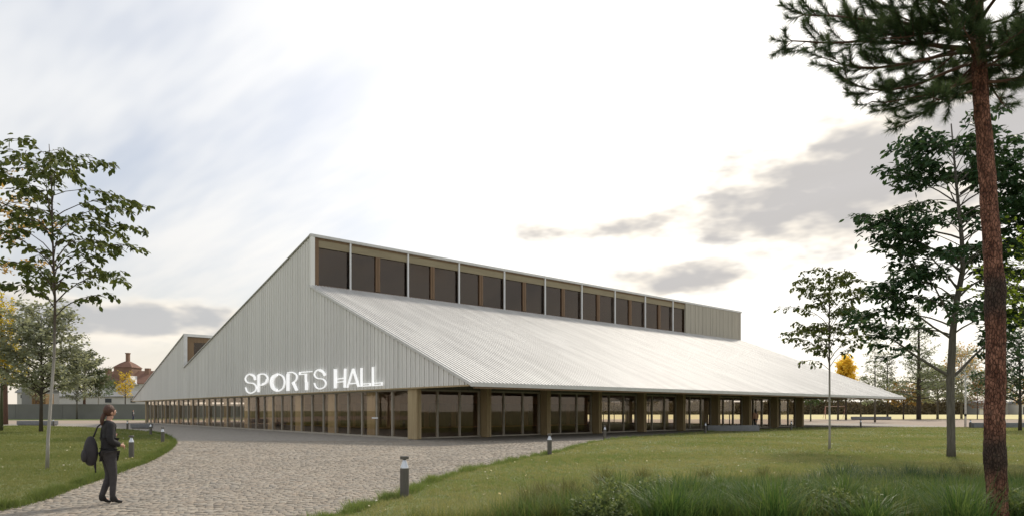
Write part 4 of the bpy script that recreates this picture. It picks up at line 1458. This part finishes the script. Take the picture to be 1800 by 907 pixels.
def woman():
    # faces +Y in her own frame, x to her right
    J = {'pelvis': (0, 0, 0.93, 0.135, 0.105), 'waist': (0, 0.0, 1.10, 0.115, 0.09), 'chest': (0, 0.005, 1.27, 0.14, 0.10), 'collar': (0, -0.005, 1.40, 0.10, 0.075), 'neck': (0, -0.005, 1.465, 0.052, 0.055), 'nape': (0, 0.012, 1.515, 0.055, 0.062),
         'skull': (0.005, 0.035, 1.59, 0.085, 0.10), 'crown': (0.005, 0.03, 1.65, 0.07, 0.085),
         'chin': (0.01, 0.080, 1.545, 0.042, 0.040), 'nose': (0.010, 0.118, 1.588, 0.018, 0.02),
         'shR': (0.165, -0.01, 1.37, 0.06), 'elR': (0.235, -0.06, 1.10, 0.045), 'wrR': (0.16, 0.15, 1.02, 0.028), 'paR': (0.135, 0.205, 1.01, 0.034, 0.020),
         'f1R': (0.10, 0.245, 1.015, 0.010), 'f1Rb': (0.065, 0.252, 1.005, 0.008), 'f2R': (0.10, 0.25, 0.995, 0.010), 'f2Rb': (0.06, 0.255, 0.985, 0.008), 'f3R': (0.105, 0.248, 0.975, 0.009), 'f3Rb': (0.07, 0.252, 0.963, 0.008), 'f4R': (0.115, 0.24, 0.957, 0.008), 'f4Rb': (0.085, 0.245, 0.946, 0.007), 'thR': (0.115, 0.205, 1.045, 0.010), 'thRb': (0.085, 0.225, 1.06, 0.008),
         'shL': (-0.165, -0.01, 1.37, 0.06), 'elL': (-0.225, -0.05, 1.11, 0.045), 'wrL': (-0.19, 0.13, 1.12, 0.028), 'paL': (-0.17, 0.17, 1.17, 0.034, 0.020),
         'f1L': (-0.15, 0.18, 1.215, 0.010), 'f2L': (-0.165, 0.19, 1.22, 0.010), 'f3L': (-0.18, 0.19, 1.215, 0.009), 'f4L': (-0.193, 0.185, 1.205, 0.008), 'thL': (-0.135, 0.165, 1.195, 0.010),
         'hipR': (0.085, 0.0, 0.86, 0.098), 'knR': (0.085, 0.05, 0.49, 0.062), 'anR': (0.085, 0.03, 0.10, 0.042), 'toR': (0.09, 0.17, 0.035, 0.035, 0.03),
         'hipL': (-0.085, 0.0, 0.86, 0.098), 'knL': (-0.075, 0.03, 0.49, 0.066), 'anL': (-0.07, -0.12, 0.12, 0.042), 'toL': (-0.075, 0.02, 0.04, 0.035, 0.03)}
    E_ = (chain('pelvis', 'waist', 'chest', 'collar', 'neck', 'nape', 'skull', 'crown') + chain('nape', 'chin') + chain('skull', 'nose') + chain('collar', 'shR', 'elR', 'wrR', 'paR', 'f2R', 'f2Rb') + chain('paR', 'f1R', 'f1Rb') + chain('paR', 'f3R', 'f3Rb') + chain('paR', 'f4R', 'f4Rb') + chain('paR', 'thR', 'thRb')
          + chain('collar', 'shL', 'elL', 'wrL', 'paL', 'f2L') + [('paL', 'f1L'), ('paL', 'f3L'), ('paL', 'f4L'), ('paL', 'thL')] + chain('pelvis', 'hipR', 'knR', 'anR', 'toR') + chain('pelvis', 'hipL', 'knL', 'anL', 'toL'))
    x_, y_ = G(192, 885)
    t = empty('person', (x_, y_, 0.0), R(-42))
    t.scale = (0.87, 0.87, 1.0)
    tag(t, 'woman with ponytail in black jacket and dark trousers walking on the paving, backpack behind her', 'person')
    link('body', skin_mesh('body', J, E_), M['skin'], t)
    K = ('pelvis', 'waist', 'chest', 'collar', 'shR', 'elR', 'wrR', 'shL', 'elL', 'wrL')
    jv = grow(J, K, 0.020)
    jv['collar'] = (0, -0.005, 1.395, 0.150, 0.115)
    jv['neckline'] = (0, 0.0, 1.462, 0.078, 0.075)
    jv['chest'] = (0, 0.0, 1.27, 0.175, 0.135)
    jv['waist'] = (0, 0.0, 1.10, 0.150, 0.120)
    jv['shR'] = (0.150, -0.01, 1.375, 0.088)
    jv['shL'] = (-0.150, -0.01, 1.375, 0.088)
    jv['elR'] = (0.235, -0.06, 1.10, 0.070)
    jv['elL'] = (-0.225, -0.05, 1.11, 0.070)
    jv['pelvis'] = (0, -0.005, 1.0, 0.160, 0.138)
    jv['hem'] = (0, -0.008, 0.96, 0.150, 0.135)
    link('jacket', skin_mesh('jacket', jv, chain('hem', 'pelvis', 'waist', 'chest', 'collar', 'neckline') + chain('collar', 'shR', 'elR', 'wrR') + chain('collar', 'shL', 'elL', 'wrL')), M['jacket'], t)
    jt = grow(J, ('pelvis', 'hipR', 'knR', 'anR', 'hipL', 'knL', 'anL'), 0.012)
    jt['hipR'] = (0.080, -0.02, 0.86, 0.128)
    jt['hipL'] = (-0.080, -0.02, 0.86, 0.128)
    jt['tR'] = (0.083, 0.02, 0.68, 0.098)
    jt['tL'] = (-0.080, 0.01, 0.68, 0.098)
    jt['pelvis'] = (0, -0.01, 0.95, 0.165, 0.14)
    link('trousers', skin_mesh('trousers', jt, chain('pelvis', 'hipR', 'tR', 'knR', 'anR') + chain('pelvis', 'hipL', 'tL', 'knL', 'anL')), M['trouser'], t)
    for s_ in 'RL':
        a, o_ = J['an' + s_], J['to' + s_]
        jb = {'top': (a[0], a[1] + 0.005, a[2] + 0.10, 0.058), 'an': (a[0], a[1], a[2] - 0.01, 0.053), 'heel': (a[0], a[1] - 0.035, a[2] - 0.055, 0.038, 0.034), 'ball': (o_[0], o_[1] - 0.03, o_[2] + 0.005, 0.045, 0.036), 'toe': (o_[0], o_[1] + 0.04, o_[2] - 0.004, 0.032, 0.028)}
        link('boot', skin_mesh('boot', jb, chain('top', 'an', 'heel') + chain('an', 'ball', 'toe')), M['boot'], t)
    hair_o = ellipsoid('hair', (0.004, -0.004, 1.622), (0.094, 0.108, 0.108), M['hair'], t, 24, lambda v: Vector((v.x, v.y * (1.0 if v.y < 0 else 0.92), v.z * (1.0 if v.z > 0 else 0.95))))
    pt_ = {'t0': (0.0, -0.075, 1.565, 0.058), 't1': (-0.002, -0.105, 1.53, 0.040), 't2': (-0.004, -0.125, 1.47, 0.046), 't3': (-0.008, -0.13, 1.41, 0.036), 't4': (-0.01, -0.125, 1.36, 0.014)}
    link('ponytail', skin_mesh('ponytail', pt_, chain('t0', 't1', 't2', 't3', 't4')), M['hair'], hair_o)
    for s_ in (-1, 1):
        ellipsoid('eye', (0.012 + 0.032 * s_, 0.118, 1.592), (0.011, 0.008, 0.008), M['shirt'], t, 10)
        ellipsoid('ear', (0.005 + 0.077 * s_, 0.02, 1.58), (0.012, 0.022, 0.032), M['skin'], t, 10)
    ellipsoid('mouth', (0.012, 0.115, 1.542), (0.022, 0.008, 0.006), M['coat'], t, 10)
    # backpack slung behind, hanging from one shoulder
    bag = empty('backpack', (x_, y_, 0.0), R(-42))
    tag(bag, 'dark rucksack hanging low behind the walking woman', 'bag')

    def wp(v):
        v.z = v.z * (1.0 if v.z > 0 else 1.05)
        k = 1.0 - 0.25 * max(0, v.z)
        return Vector((math.copysign(abs(v.x) ** 0.75, v.x) * k, math.copysign(abs(v.y) ** 0.8, v.y) * k, math.copysign(abs(v.z) ** 0.85, v.z)))
    sh_ = ellipsoid('pack', (-0.12, -0.25, 0.93), (0.155, 0.10, 0.25), M['bag'], bag, 24, wp)
    ellipsoid('pocket', (-0.12, -0.345, 0.85), (0.11, 0.04, 0.11), M['bag'], bag, 18, wp)
    MB().tube([(-0.15, -0.20, 1.16), (-0.165, -0.13, 1.34), (-0.15, -0.03, 1.435), (-0.13, 0.06, 1.40), (-0.15, 0.13, 1.24), (-0.165, 0.18, 1.19)], 0.014, 6).build('strap', M['bag'], bag, smooth=True)
    MB().tube([(-0.04, -0.20, 0.78), (-0.02, -0.22, 0.66), (-0.03, -0.2, 0.56), (-0.06, -0.19, 0.68), (-0.09, -0.18, 0.76)], 0.011, 6).build('strap', M['bag'], bag, smooth=True)


woman()


def walker(loc, rz, label, coat, legs, hair, long_hair, coat_len):
    J = {'pelvis': (0, 0, 0.95, 0.12, 0.10), 'waist': (0, 0, 1.12, 0.115, 0.09), 'chest': (0, 0, 1.30, 0.15, 0.105), 'collar': (0, 0, 1.45, 0.10, 0.075), 'neck': (0, 0, 1.52, 0.05), 'skull': (0, 0.03, 1.62, 0.085, 0.095), 'crown': (0, 0.02, 1.69, 0.07, 0.08),
         'shR': (0.175, 0, 1.42, 0.06), 'elR': (0.225, -0.03, 1.14, 0.045), 'wrR': (0.215, 0.07, 0.92, 0.03), 'haR': (0.21, 0.10, 0.84, 0.035, 0.02), 'shL': (-0.175, 0, 1.42, 0.06), 'elL': (-0.225, -0.03, 1.14, 0.045), 'wrL': (-0.215, 0.07, 0.92, 0.03), 'haL': (-0.21, 0.10, 0.84, 0.035, 0.02),
         'hipR': (0.085, 0, 0.88, 0.09), 'knR': (0.085, 0.08, 0.50, 0.06), 'anR': (0.085, 0.12, 0.09, 0.04), 'toR': (0.09, 0.25, 0.03, 0.033), 'hipL': (-0.085, 0, 0.88, 0.09), 'knL': (-0.08, -0.02, 0.50, 0.06), 'anL': (-0.08, -0.17, 0.10, 0.04), 'toL': (-0.085, -0.04, 0.03, 0.033)}
    E_ = chain('pelvis', 'waist', 'chest', 'collar', 'neck', 'skull', 'crown') + chain('collar', 'shR', 'elR', 'wrR', 'haR') + chain('collar', 'shL', 'elL', 'wrL', 'haL') + chain('pelvis', 'hipR', 'knR', 'anR', 'toR') + chain('pelvis', 'hipL', 'knL', 'anL', 'toL')
    t = empty('person', loc, rz)
    tag(t, label, 'person')
    link('body', skin_mesh('body', J, E_), M['skin'], t)
    jv = grow(J, ('pelvis', 'waist', 'chest', 'collar', 'shR', 'elR', 'wrR', 'shL', 'elL', 'wrL'), 0.024)
    jv['hem'] = (0, 0, coat_len, 0.17, 0.15)
    link('coat', skin_mesh('coat', jv, chain('hem', 'pelvis', 'waist', 'chest', 'collar') + chain('collar', 'shR', 'elR', 'wrR') + chain('collar', 'shL', 'elL', 'wrL')), coat, t)
    link('trousers', skin_mesh('trousers', grow(J, ('pelvis', 'hipR', 'knR', 'anR', 'hipL', 'knL', 'anL'), 0.012), chain('pelvis', 'hipR', 'knR', 'anR') + chain('pelvis', 'hipL', 'knL', 'anL')), legs, t)
    hv = {'a': (0, -0.02, 1.60, 0.085), 'b': (0, 0.005, 1.69, 0.09, 0.095), 'c': (0, 0.03, 1.725, 0.06)}
    he = chain('a', 'b', 'c')
    if long_hair:
        hv['d'] = (0, -0.07, 1.47, 0.09, 0.05)
        hv['e'] = (0, -0.09, 1.33, 0.06, 0.03)
        he += chain('a', 'd', 'e')
    link('hair', skin_mesh('hair', hv, he), hair, t)
    return t


d_ = 54.6
walker(((1328 - 900) / FPX * d_, d_, 0.0), R(20), 'person with long dark hair in a brown coat walking along the facade', M['coat'], M['boot'], M['hair_d'], True, 0.62)
w2 = walker((*G(234, 738.5), 0.0), R(-75), 'distant person in dark jacket and white shirt by the far wall', M['boot'], M['jeans'], M['hair'], False, 0.86)
link('shirt', skin_mesh('shirt', {'a': (0.06, 0.06, 1.0, 0.09), 'b': (0.06, 0.075, 1.35, 0.09)}, [('a', 'b')]), M['shirt'], w2)

# ------------------------------------------------------------------ far left: wall, low white range, roofs with the turret
wl = empty('garden_wall', (-140, 127.5, 0))
tag(wl, 'long dark grey rendered wall behind the left lawn', 'wall')
for k in range(15):
    MB().box(k * 9.0, k * 9.0 + 8.96, 0, 0.35, -0.05, 2.78).build('wall_panel', M['wall_far'], wl)
    MB().box(k * 9.0 - 0.02, k * 9.0 + 8.98, -0.05, 0.40, 2.785, 2.86).build('coping', M['grey_far'], wl)


def far_house(name, x0, x1, y, dep, z_e, z_r, wall_m, roof_m, label, windows=(), hip=0.0, cat='building'):
    t = empty(name, (x0, y, 0))
    W = x1 - x0
    MB().box(0, W, 0, dep, -0.05, z_e).build('wall', wall_m, t)
    o = 0.4
    r_ = MB()
    r_.add([(-o, -o, z_e), (W + o, -o, z_e), (W + o, dep + o, z_e), (-o, dep + o, z_e), (hip, dep / 2, z_r), (W - hip, dep / 2, z_r),
            (-o, -o, z_e + 0.15), (W + o, -o, z_e + 0.15), (W + o, dep + o, z_e + 0.15), (-o, dep + o, z_e + 0.15)],
           [(3, 2, 1, 0), (0, 1, 7, 6), (1, 2, 8, 7), (2, 3, 9, 8), (3, 0, 6, 9), (6, 7, 5, 4), (8, 9, 4, 5), (7, 8, 5), (9, 6, 4)])
    rf = r_.build('roof', roof_m, t)
    for (wx, wz, ww, wh) in windows:
        wn = MB().box(wx, wx + ww, -0.03, 0.05, wz, wz + wh).build('window', M['win_far'], t)
        MB().box(wx - 0.08, wx + ww + 0.08, -0.07, -0.031, wz - 0.12, wz - 0.02).build('sill', wall_m, wn)
    tag(t, label, cat)
    return t, rf


A = lambda p_, D_: (p_ - 900) / FPX * D_
Zp = lambda p_, D_: EYE + (HY - p_) / FPX * D_
D_ = 165
far_house('storage_shed', A(84, D_), A(262, D_), D_, 10, Zp(697, D_), Zp(686, D_), M['white_far'], M['grey_far'], 'long low white shed with grey roof behind the far wall', [(14.2, 3.6, 1.6, 1.0), (20.5, 3.6, 1.2, 1.0)], 0.0)
D_ = 190
far_house('white_cottage', A(30, D_), A(52, D_), D_, 8, Zp(690, D_), Zp(668, D_), M['white_far'], M['grey_far'], 'small white house with grey roof at the far left behind the trees', [(1.0, 5.2, 0.8, 0.9)])
D_ = 150
far_house('grey_shed', A(38, D_), A(62, D_), D_, 8, Zp(684, D_), Zp(678, D_), M['grey_far'], M['grey_far'], 'plain dark grey shed above the far wall at the left')
rz_ = empty('rusty_container', (A(56, 140), 140, 0))
MB().box(0, A(80, 140) - A(56, 140), 0, 2.5, 0.0, Zp(691, 140)).build('shell', M['rust'], rz_)
for k in range(7):
    MB().box(0.1 + 0.41 * k, 0.3 + 0.41 * k, -0.05, -0.002, 0.1, Zp(691, 140) - 0.1).build('rib', M['rust'], rz_)
tag(rz_, 'rust brown metal container behind the far wall', 'container')
D_ = 215
ho, rf = far_house('turreted_house', A(168, D_), A(292, D_), D_, 14, Zp(674, D_), Zp(649, D_), M['white_far'], M['roof_red'],
                   'large house with red tiled roof and a turret on the skyline', [(3 + 3.2 * k, 6.2, 1.1, 1.5) for k in range(6)], 1.5)
cx_ = A(206, D_) - A(168, D_)
MB().prism([(cx_ - 2.9, 3.0), (cx_ + 2.9, 3.0), (cx_ + 2.9, 9.0), (cx_ - 2.9, 9.0)], Zp(668, D_), Zp(644, D_), 'z').build('turret', M['brick_far'], ho)
zt_, za_ = Zp(644, D_), Zp(632, D_)
MB().add([(cx_ - 3.2, 2.7, zt_), (cx_ + 3.2, 2.7, zt_), (cx_ + 3.2, 9.3, zt_), (cx_ - 3.2, 9.3, zt_), (cx_ - 1.7, 4.3, zt_ + 1.4), (cx_ + 1.7, 4.3, zt_ + 1.4), (cx_ + 1.7, 7.7, zt_ + 1.4), (cx_ - 1.7, 7.7, zt_ + 1.4), (cx_ - 0.5, 5.5, za_), (cx_ + 0.5, 5.5, za_), (cx_ + 0.5, 6.5, za_), (cx_ - 0.5, 6.5, za_)],
         [(3, 2, 1, 0), (0, 1, 5, 4), (1, 2, 6, 5), (2, 3, 7, 6), (3, 0, 4, 7), (4, 5, 9, 8), (5, 6, 10, 9), (6, 7, 11, 10), (7, 4, 8, 11), (8, 9, 10, 11)]).build('turret_roof', M['roof_red'], ho)
MB().box(cx_ - 0.48, cx_ + 0.48, 5.52, 6.48, za_ - 0.3, Zp(619, D_)).box(cx_ - 0.6, cx_ + 0.6, 5.4, 6.6, Zp(619, D_) + 0.01, Zp(617, D_)).build('lantern', M['brick_far'], ho)
for k, q in enumerate((172, 243)):
    c0 = A(q, D_) - A(168, D_)
    MB().box(c0 - 0.7, c0 + 0.7, 5, 6.4, Zp(660, D_), Zp(645, D_)).build('chimney', M['brick_far'], rf)
g0 = A(230, D_) - A(168, D_)
MB().prism([(g0 - 2.6, Zp(676, D_)), (g0 + 2.6, Zp(676, D_)), (g0, Zp(660, D_))], -1.0, 4.0, 'y').build('white_gable', M['white_far'], ho)

# ------------------------------------------------------------------ far right: tree belt, low sheds, goal


def belt():
    r_ = np.random.default_rng(5)
    n = 33000
    x_ = r_.uniform(10, 330, n)
    top_ = 6.2 + 0.9 * np.sin(x_ * 0.11) + 0.8 * np.sin(x_ * 0.37 + 1) + 0.5 * np.sin(x_ * 1.1)
    z_ = top_ * r_.random(n) ** 0.8
    y_ = 282 + r_.uniform(-2.0, 2.0, n) * (1 - 0.3 * z_ / top_)
    P = np.stack([x_, y_, z_], 1)
    D = r_.normal(0, 1, (n, 3))
    N = r_.normal(0, 1, (n, 3)) + np.array([0, -0.8, 0.6])
    L = r_.uniform(0.5, 0.95, n)
    o = link('hedge', leaves_mesh('hedge', P, D, N, L, L * 0.8, np.clip(r_.normal(0.4, 0.25, n) + 0.25 * np.sin(x_ * 0.23), 0, 1), False), M['hedge'])
    tag(o, 'brown hedge and scrub closing the field on the far right', 'hedge', kind='stuff')


belt()
bw = empty('brick_boundary', (4, 285.5, 0))
tag(bw, 'long brown boundary wall behind the hedge across the field', 'wall')
for k in range(27):
    MB().box(k * 12.2, k * 12.2 + 12.1, 0, 0.4, -0.05, 5.3).build('wall_panel', M['brown_far'], bw)
D_ = 272
far_house('grey_barn', A(1722, D_), A(1772, D_), D_, 9, Zp(708, D_), Zp(703, D_), M['grey_far'], M['grey_far'], 'low grey barn with pale doors across the field left of the pine', [(1.5, 0.2, 1.8, 3.0)])
far_house('white_barn', A(1792, D_), A(1850, D_), D_, 9, Zp(709, D_), Zp(704, D_), M['white_far'], M['grey_far'], 'low pale barn across the field at the right edge', [(1.5, 0.2, 1.8, 3.0)])
far_house('white_hut', A(1731, 262), A(1741, 262), 262, 3, Zp(718, 262), Zp(715.5, 262), M['white_far'], M['grey_far'], 'small white hut beside the grey barn across the field', [(0.5, 0.3, 0.6, 1.4)])
gl = empty('goal', (A(1451, 128), 128, 0))
gw = A(1486, 128) - A(1451, 128)
for q in (0, gw):
    MB().tube([(q, 0, -0.02), (q, 0, 2.36)], 0.07, 8).build('goal_post', M['goal'], gl)
    MB().tube([(q, 0.06, 2.3), (q, 1.0, 0.05)], 0.03, 6).build('stay', M['goal'], gl)
MB().tube([(-0.06, 0, 2.42), (gw + 0.06, 0, 2.42)], 0.04, 8).build('crossbar', M['goal'], gl)
tag(gl, 'red and white goal frame at the edge of the dry field', 'goal')


# ------------------------------------------------------------------ further trees
def round_tree(seed, H, crown0, wide, n=22, leaf=0.35, lw=0.8, per=7.0, e=0.6, cv=-0.25, tr=0.12, flat=0.7, tops=0.6, tw=3.0):
    trk_ = [(0, 0, -0.05, tr * 1.2), (0.02 * H / 8, 0, crown0, tr * 0.85), (0.0, 0.05, H * 0.7, tr * 0.45), (0.03, 0, H * 0.95, tr * 0.1)]
    lb_ = auto_limbs(seed, trk_, crown0, H * 0.92, n, lambda f, a: wide * (1 - tops * f) * (0.7 + 0.6 * math.sin(min(1, f * 1.6 + 0.25) * 1.57)), e, e + 0.35, cv, tr * 0.4)
    return tree_meshes(seed + 1, trk_, lb_, leaf, lw, per, hang=0.15, twig_k=0.45, twigs_per_m=tw, spread=leaf * 0.5, flat=flat, start=0.3, tw_r=0.012)


def conifer(seed, H, crown0, wide, n=46, leaf=0.28, per=9.0, droop=-0.25, tr=0.12):
    trk_ = [(0, 0, -0.05, tr), (0, 0, H * 0.5, tr * 0.6), (0, 0, H, tr * 0.08)]
    lb_ = auto_limbs(seed, trk_, crown0, H * 0.98, n, lambda f, a: wide * (1.02 - f), 0.25, 0.55, droop, tr * 0.25)
    return tree_meshes(seed + 1, trk_, lb_, leaf, 0.45, per, hang=0.3, twig_k=0.35, twigs_per_m=3.2, spread=leaf * 0.35, flat=0.5, start=0.12, tw_r=0.012)


def put(name, ms, bark, leaf, px_, py_, label, rz=0.0, sc=1.0):
    return place_tree(name, ms, M[bark], M[leaf], (*G(px_, py_), 0.0), label, rz, sc)


# left side
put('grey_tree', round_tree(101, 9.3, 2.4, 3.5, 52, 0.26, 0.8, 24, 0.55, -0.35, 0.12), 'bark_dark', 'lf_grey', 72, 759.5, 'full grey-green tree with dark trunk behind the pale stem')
put('yellow_tree', round_tree(105, 10.0, 3.0, 2.4, 44, 0.20, 0.8, 22, 0.9, 0.0, 0.12), 'bark_green', 'lf_yelgr', 2, 757.5, 'yellow autumn tree with mossy trunk at the left edge')
put('grey_tree', round_tree(109, 10.5, 4.5, 3.6, 26, 0.34, 0.8, 11, 0.5, -0.2, 0.26), 'bark_red', 'lf_grey', 9, 745.5, 'pale grey-green tree with reddish trunk behind the yellow one')
put('grey_tree', round_tree(113, 13.0, 4.6, 4.2, 40, 0.42, 0.8, 17, 0.5, -0.2, 0.26), 'bark_red', 'lf_greyd', 148, 735.5, 'dull green tree with reddish trunk in front of the far wall')
put('green_tree', round_tree(117, 9.2, 4.2, 3.6, 20, 0.36, 0.6, 7, 0.35, -0.1, 0.13), 'bark_pale', 'lf_green', 173, 734.5, 'light green thin-stemmed sapling in front of the far wall')
put('yellow_tree', round_tree(121, 9.0, 4.0, 2.2, 22, 0.32, 0.8, 10, 0.6, 0.1, 0.12), 'bark_dark', 'lf_yellow', 220, 735.0, 'small yellow tree right of the sapling before the wall')
put('grey_tree', round_tree(125, 8.5, 3.0, 3.0, 24, 0.36, 0.8, 10, 0.5, -0.1, 0.15), 'bark_grey', 'lf_grey', 135, 736.0, 'low pale grey-green tree beside the reddish trunk')
put('dark_bush_tree', round_tree(129, 9.5, 2.5, 2.6, 22, 0.4, 0.8, 10, 0.6, -0.1, 0.15), 'bark_dark', 'lf_greyd', 196, 731.5, 'dark round tree below the turret behind the far wall')
put('grey_tree', round_tree(133, 8.0, 3.0, 2.4, 22, 0.34, 0.8, 10, 0.6, -0.1, 0.15), 'bark_red', 'lf_grey', 63, 735.0, 'small grey-green tree with red stem near the rusty container')
# golden branches entering at the upper left from a tree outside the frame
gx, gy = -20.7, 24.0
tg = round_tree(137, 11.2, 6.0, 3.6, 26, 0.16, 0.8, 16, 0.45, -0.2, 0.14)
place_tree('golden_tree', tg, M['bark_grey'], M['lf_tan'], (gx, gy, 0.0), 'tan gold leaved tree whose branch tips enter at the upper left edge')

# right side
put('ginkgo_tree', round_tree(201, 10.2, 4.2, 2.6, 40, 0.42, 0.9, 22, 0.9, 0.1, 0.16), 'bark_dark', 'lf_gold', 1487, 737.0, 'bright golden yellow tree rising behind the roof end')
put('green_tree', round_tree(205, 4.7, 2.0, 2.5, 20, 0.30, 0.7, 11, 0.5, -0.2, 0.10), 'bark_green', 'lf_green', 1425, 739.5, 'small bright green tree seen under the canopy')
put('larch_tree', conifer(209, 12.2, 2.6, 2.9, 46, 0.34, 10, -0.2, 0.14), 'bark_grey', 'lf_pale', 1538, 741.0, 'pale green larch standing just right of the roof tip')
put('dark_pine', conifer(213, 13.0, 3.5, 2.8, 34, 0.5, 12, 0.1, 0.2), 'bark_dark', 'lf_greyd', 1560, 735.5, 'dark conifer half hidden behind the pale larch')
put('orange_tree', round_tree(217, 6.6, 2.0, 3.0, 26, 0.34, 0.8, 11, 0.5, -0.1, 0.13), 'bark_dark', 'lf_orange', 1588, 736.0, 'low orange autumn tree at the tip of the roof')
put('tall_larch', conifer(221, 22.5, 3.2, 5.4, 60, 0.42, 10, -0.15, 0.42), 'bark_dark', 'lf_pale', 1615, 736.5, 'tall open larch with dark trunk left of the big broadleaf tree')
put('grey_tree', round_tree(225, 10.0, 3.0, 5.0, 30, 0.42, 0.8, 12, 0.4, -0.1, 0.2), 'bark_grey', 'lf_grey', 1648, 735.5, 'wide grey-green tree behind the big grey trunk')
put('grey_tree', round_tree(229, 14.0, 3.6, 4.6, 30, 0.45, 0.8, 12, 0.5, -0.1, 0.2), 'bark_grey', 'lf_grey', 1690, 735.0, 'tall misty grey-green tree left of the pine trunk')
bt = put('birch_tree', round_tree(233, 8.2, 4.0, 2.3, 22, 0.20, 0.8, 8, 0.7, -0.2, 0.09), 'birch', 'lf_orange', 1697, 749.5, 'white-stemmed birch with thin orange leaves left of the pine')
MB().lathe([(0.1115, 1.05), (0.1115, 1.28), (0.109, 1.285)], 12).build('dark_band', M['boot'], bt, (0.0, 0.0, 0.0))
put('red_tree', conifer(237, 7.8, 2.0, 2.3, 30, 0.34, 8, 0.1, 0.10), 'bark_dark', 'lf_red', 1718, 736.0, 'small reddish tree between birch and pine trunk')
put('dark_tree', round_tree(241, 8.6, 1.9, 3.2, 40, 0.26, 0.6, 18, 0.5, -0.1, 0.12), 'bark_dark', 'lf_dark', 1793, 757.5, 'dark slim-trunked tree right of the pine near the bench')
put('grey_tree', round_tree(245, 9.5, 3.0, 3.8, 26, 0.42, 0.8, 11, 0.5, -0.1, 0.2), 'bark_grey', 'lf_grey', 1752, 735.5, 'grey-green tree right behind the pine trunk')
put('green_tree', round_tree(249, 8.0, 3.2, 3.0, 20, 0.42, 0.7, 10, 0.5, -0.2, 0.15), 'bark_dark', 'lf_greyd', 1513, 735.0, 'dull green tree seen below the canopy edge, dark straight trunk')
put('green_tree', round_tree(253, 6.6, 3.0, 3.0, 20, 0.42, 0.7, 10, 0.5, -0.2, 0.15), 'bark_dark', 'lf_greyd', 1473, 737.0, 'dull green tree under the canopy left of the goal post')
put('orange_tree', round_tree(257, 6.0, 2.2, 2.6, 22, 0.34, 0.8, 10, 0.5, -0.1, 0.12), 'bark_dark', 'lf_orange', 1815, 740.0, 'orange autumn tree cut by the right edge')
sp_ = round_tree(261, 7.2, 3.6, 2.0, 26, 0.13, 0.8, 20, 0.6, -0.1, 0.08)
place_tree('spring_tree', sp_, M['bark_green'], M['lf_spring'], (*at(1838, 721, 20.0)[:2], 0.0), 'fresh yellow-green leaved tree entering at the right edge')
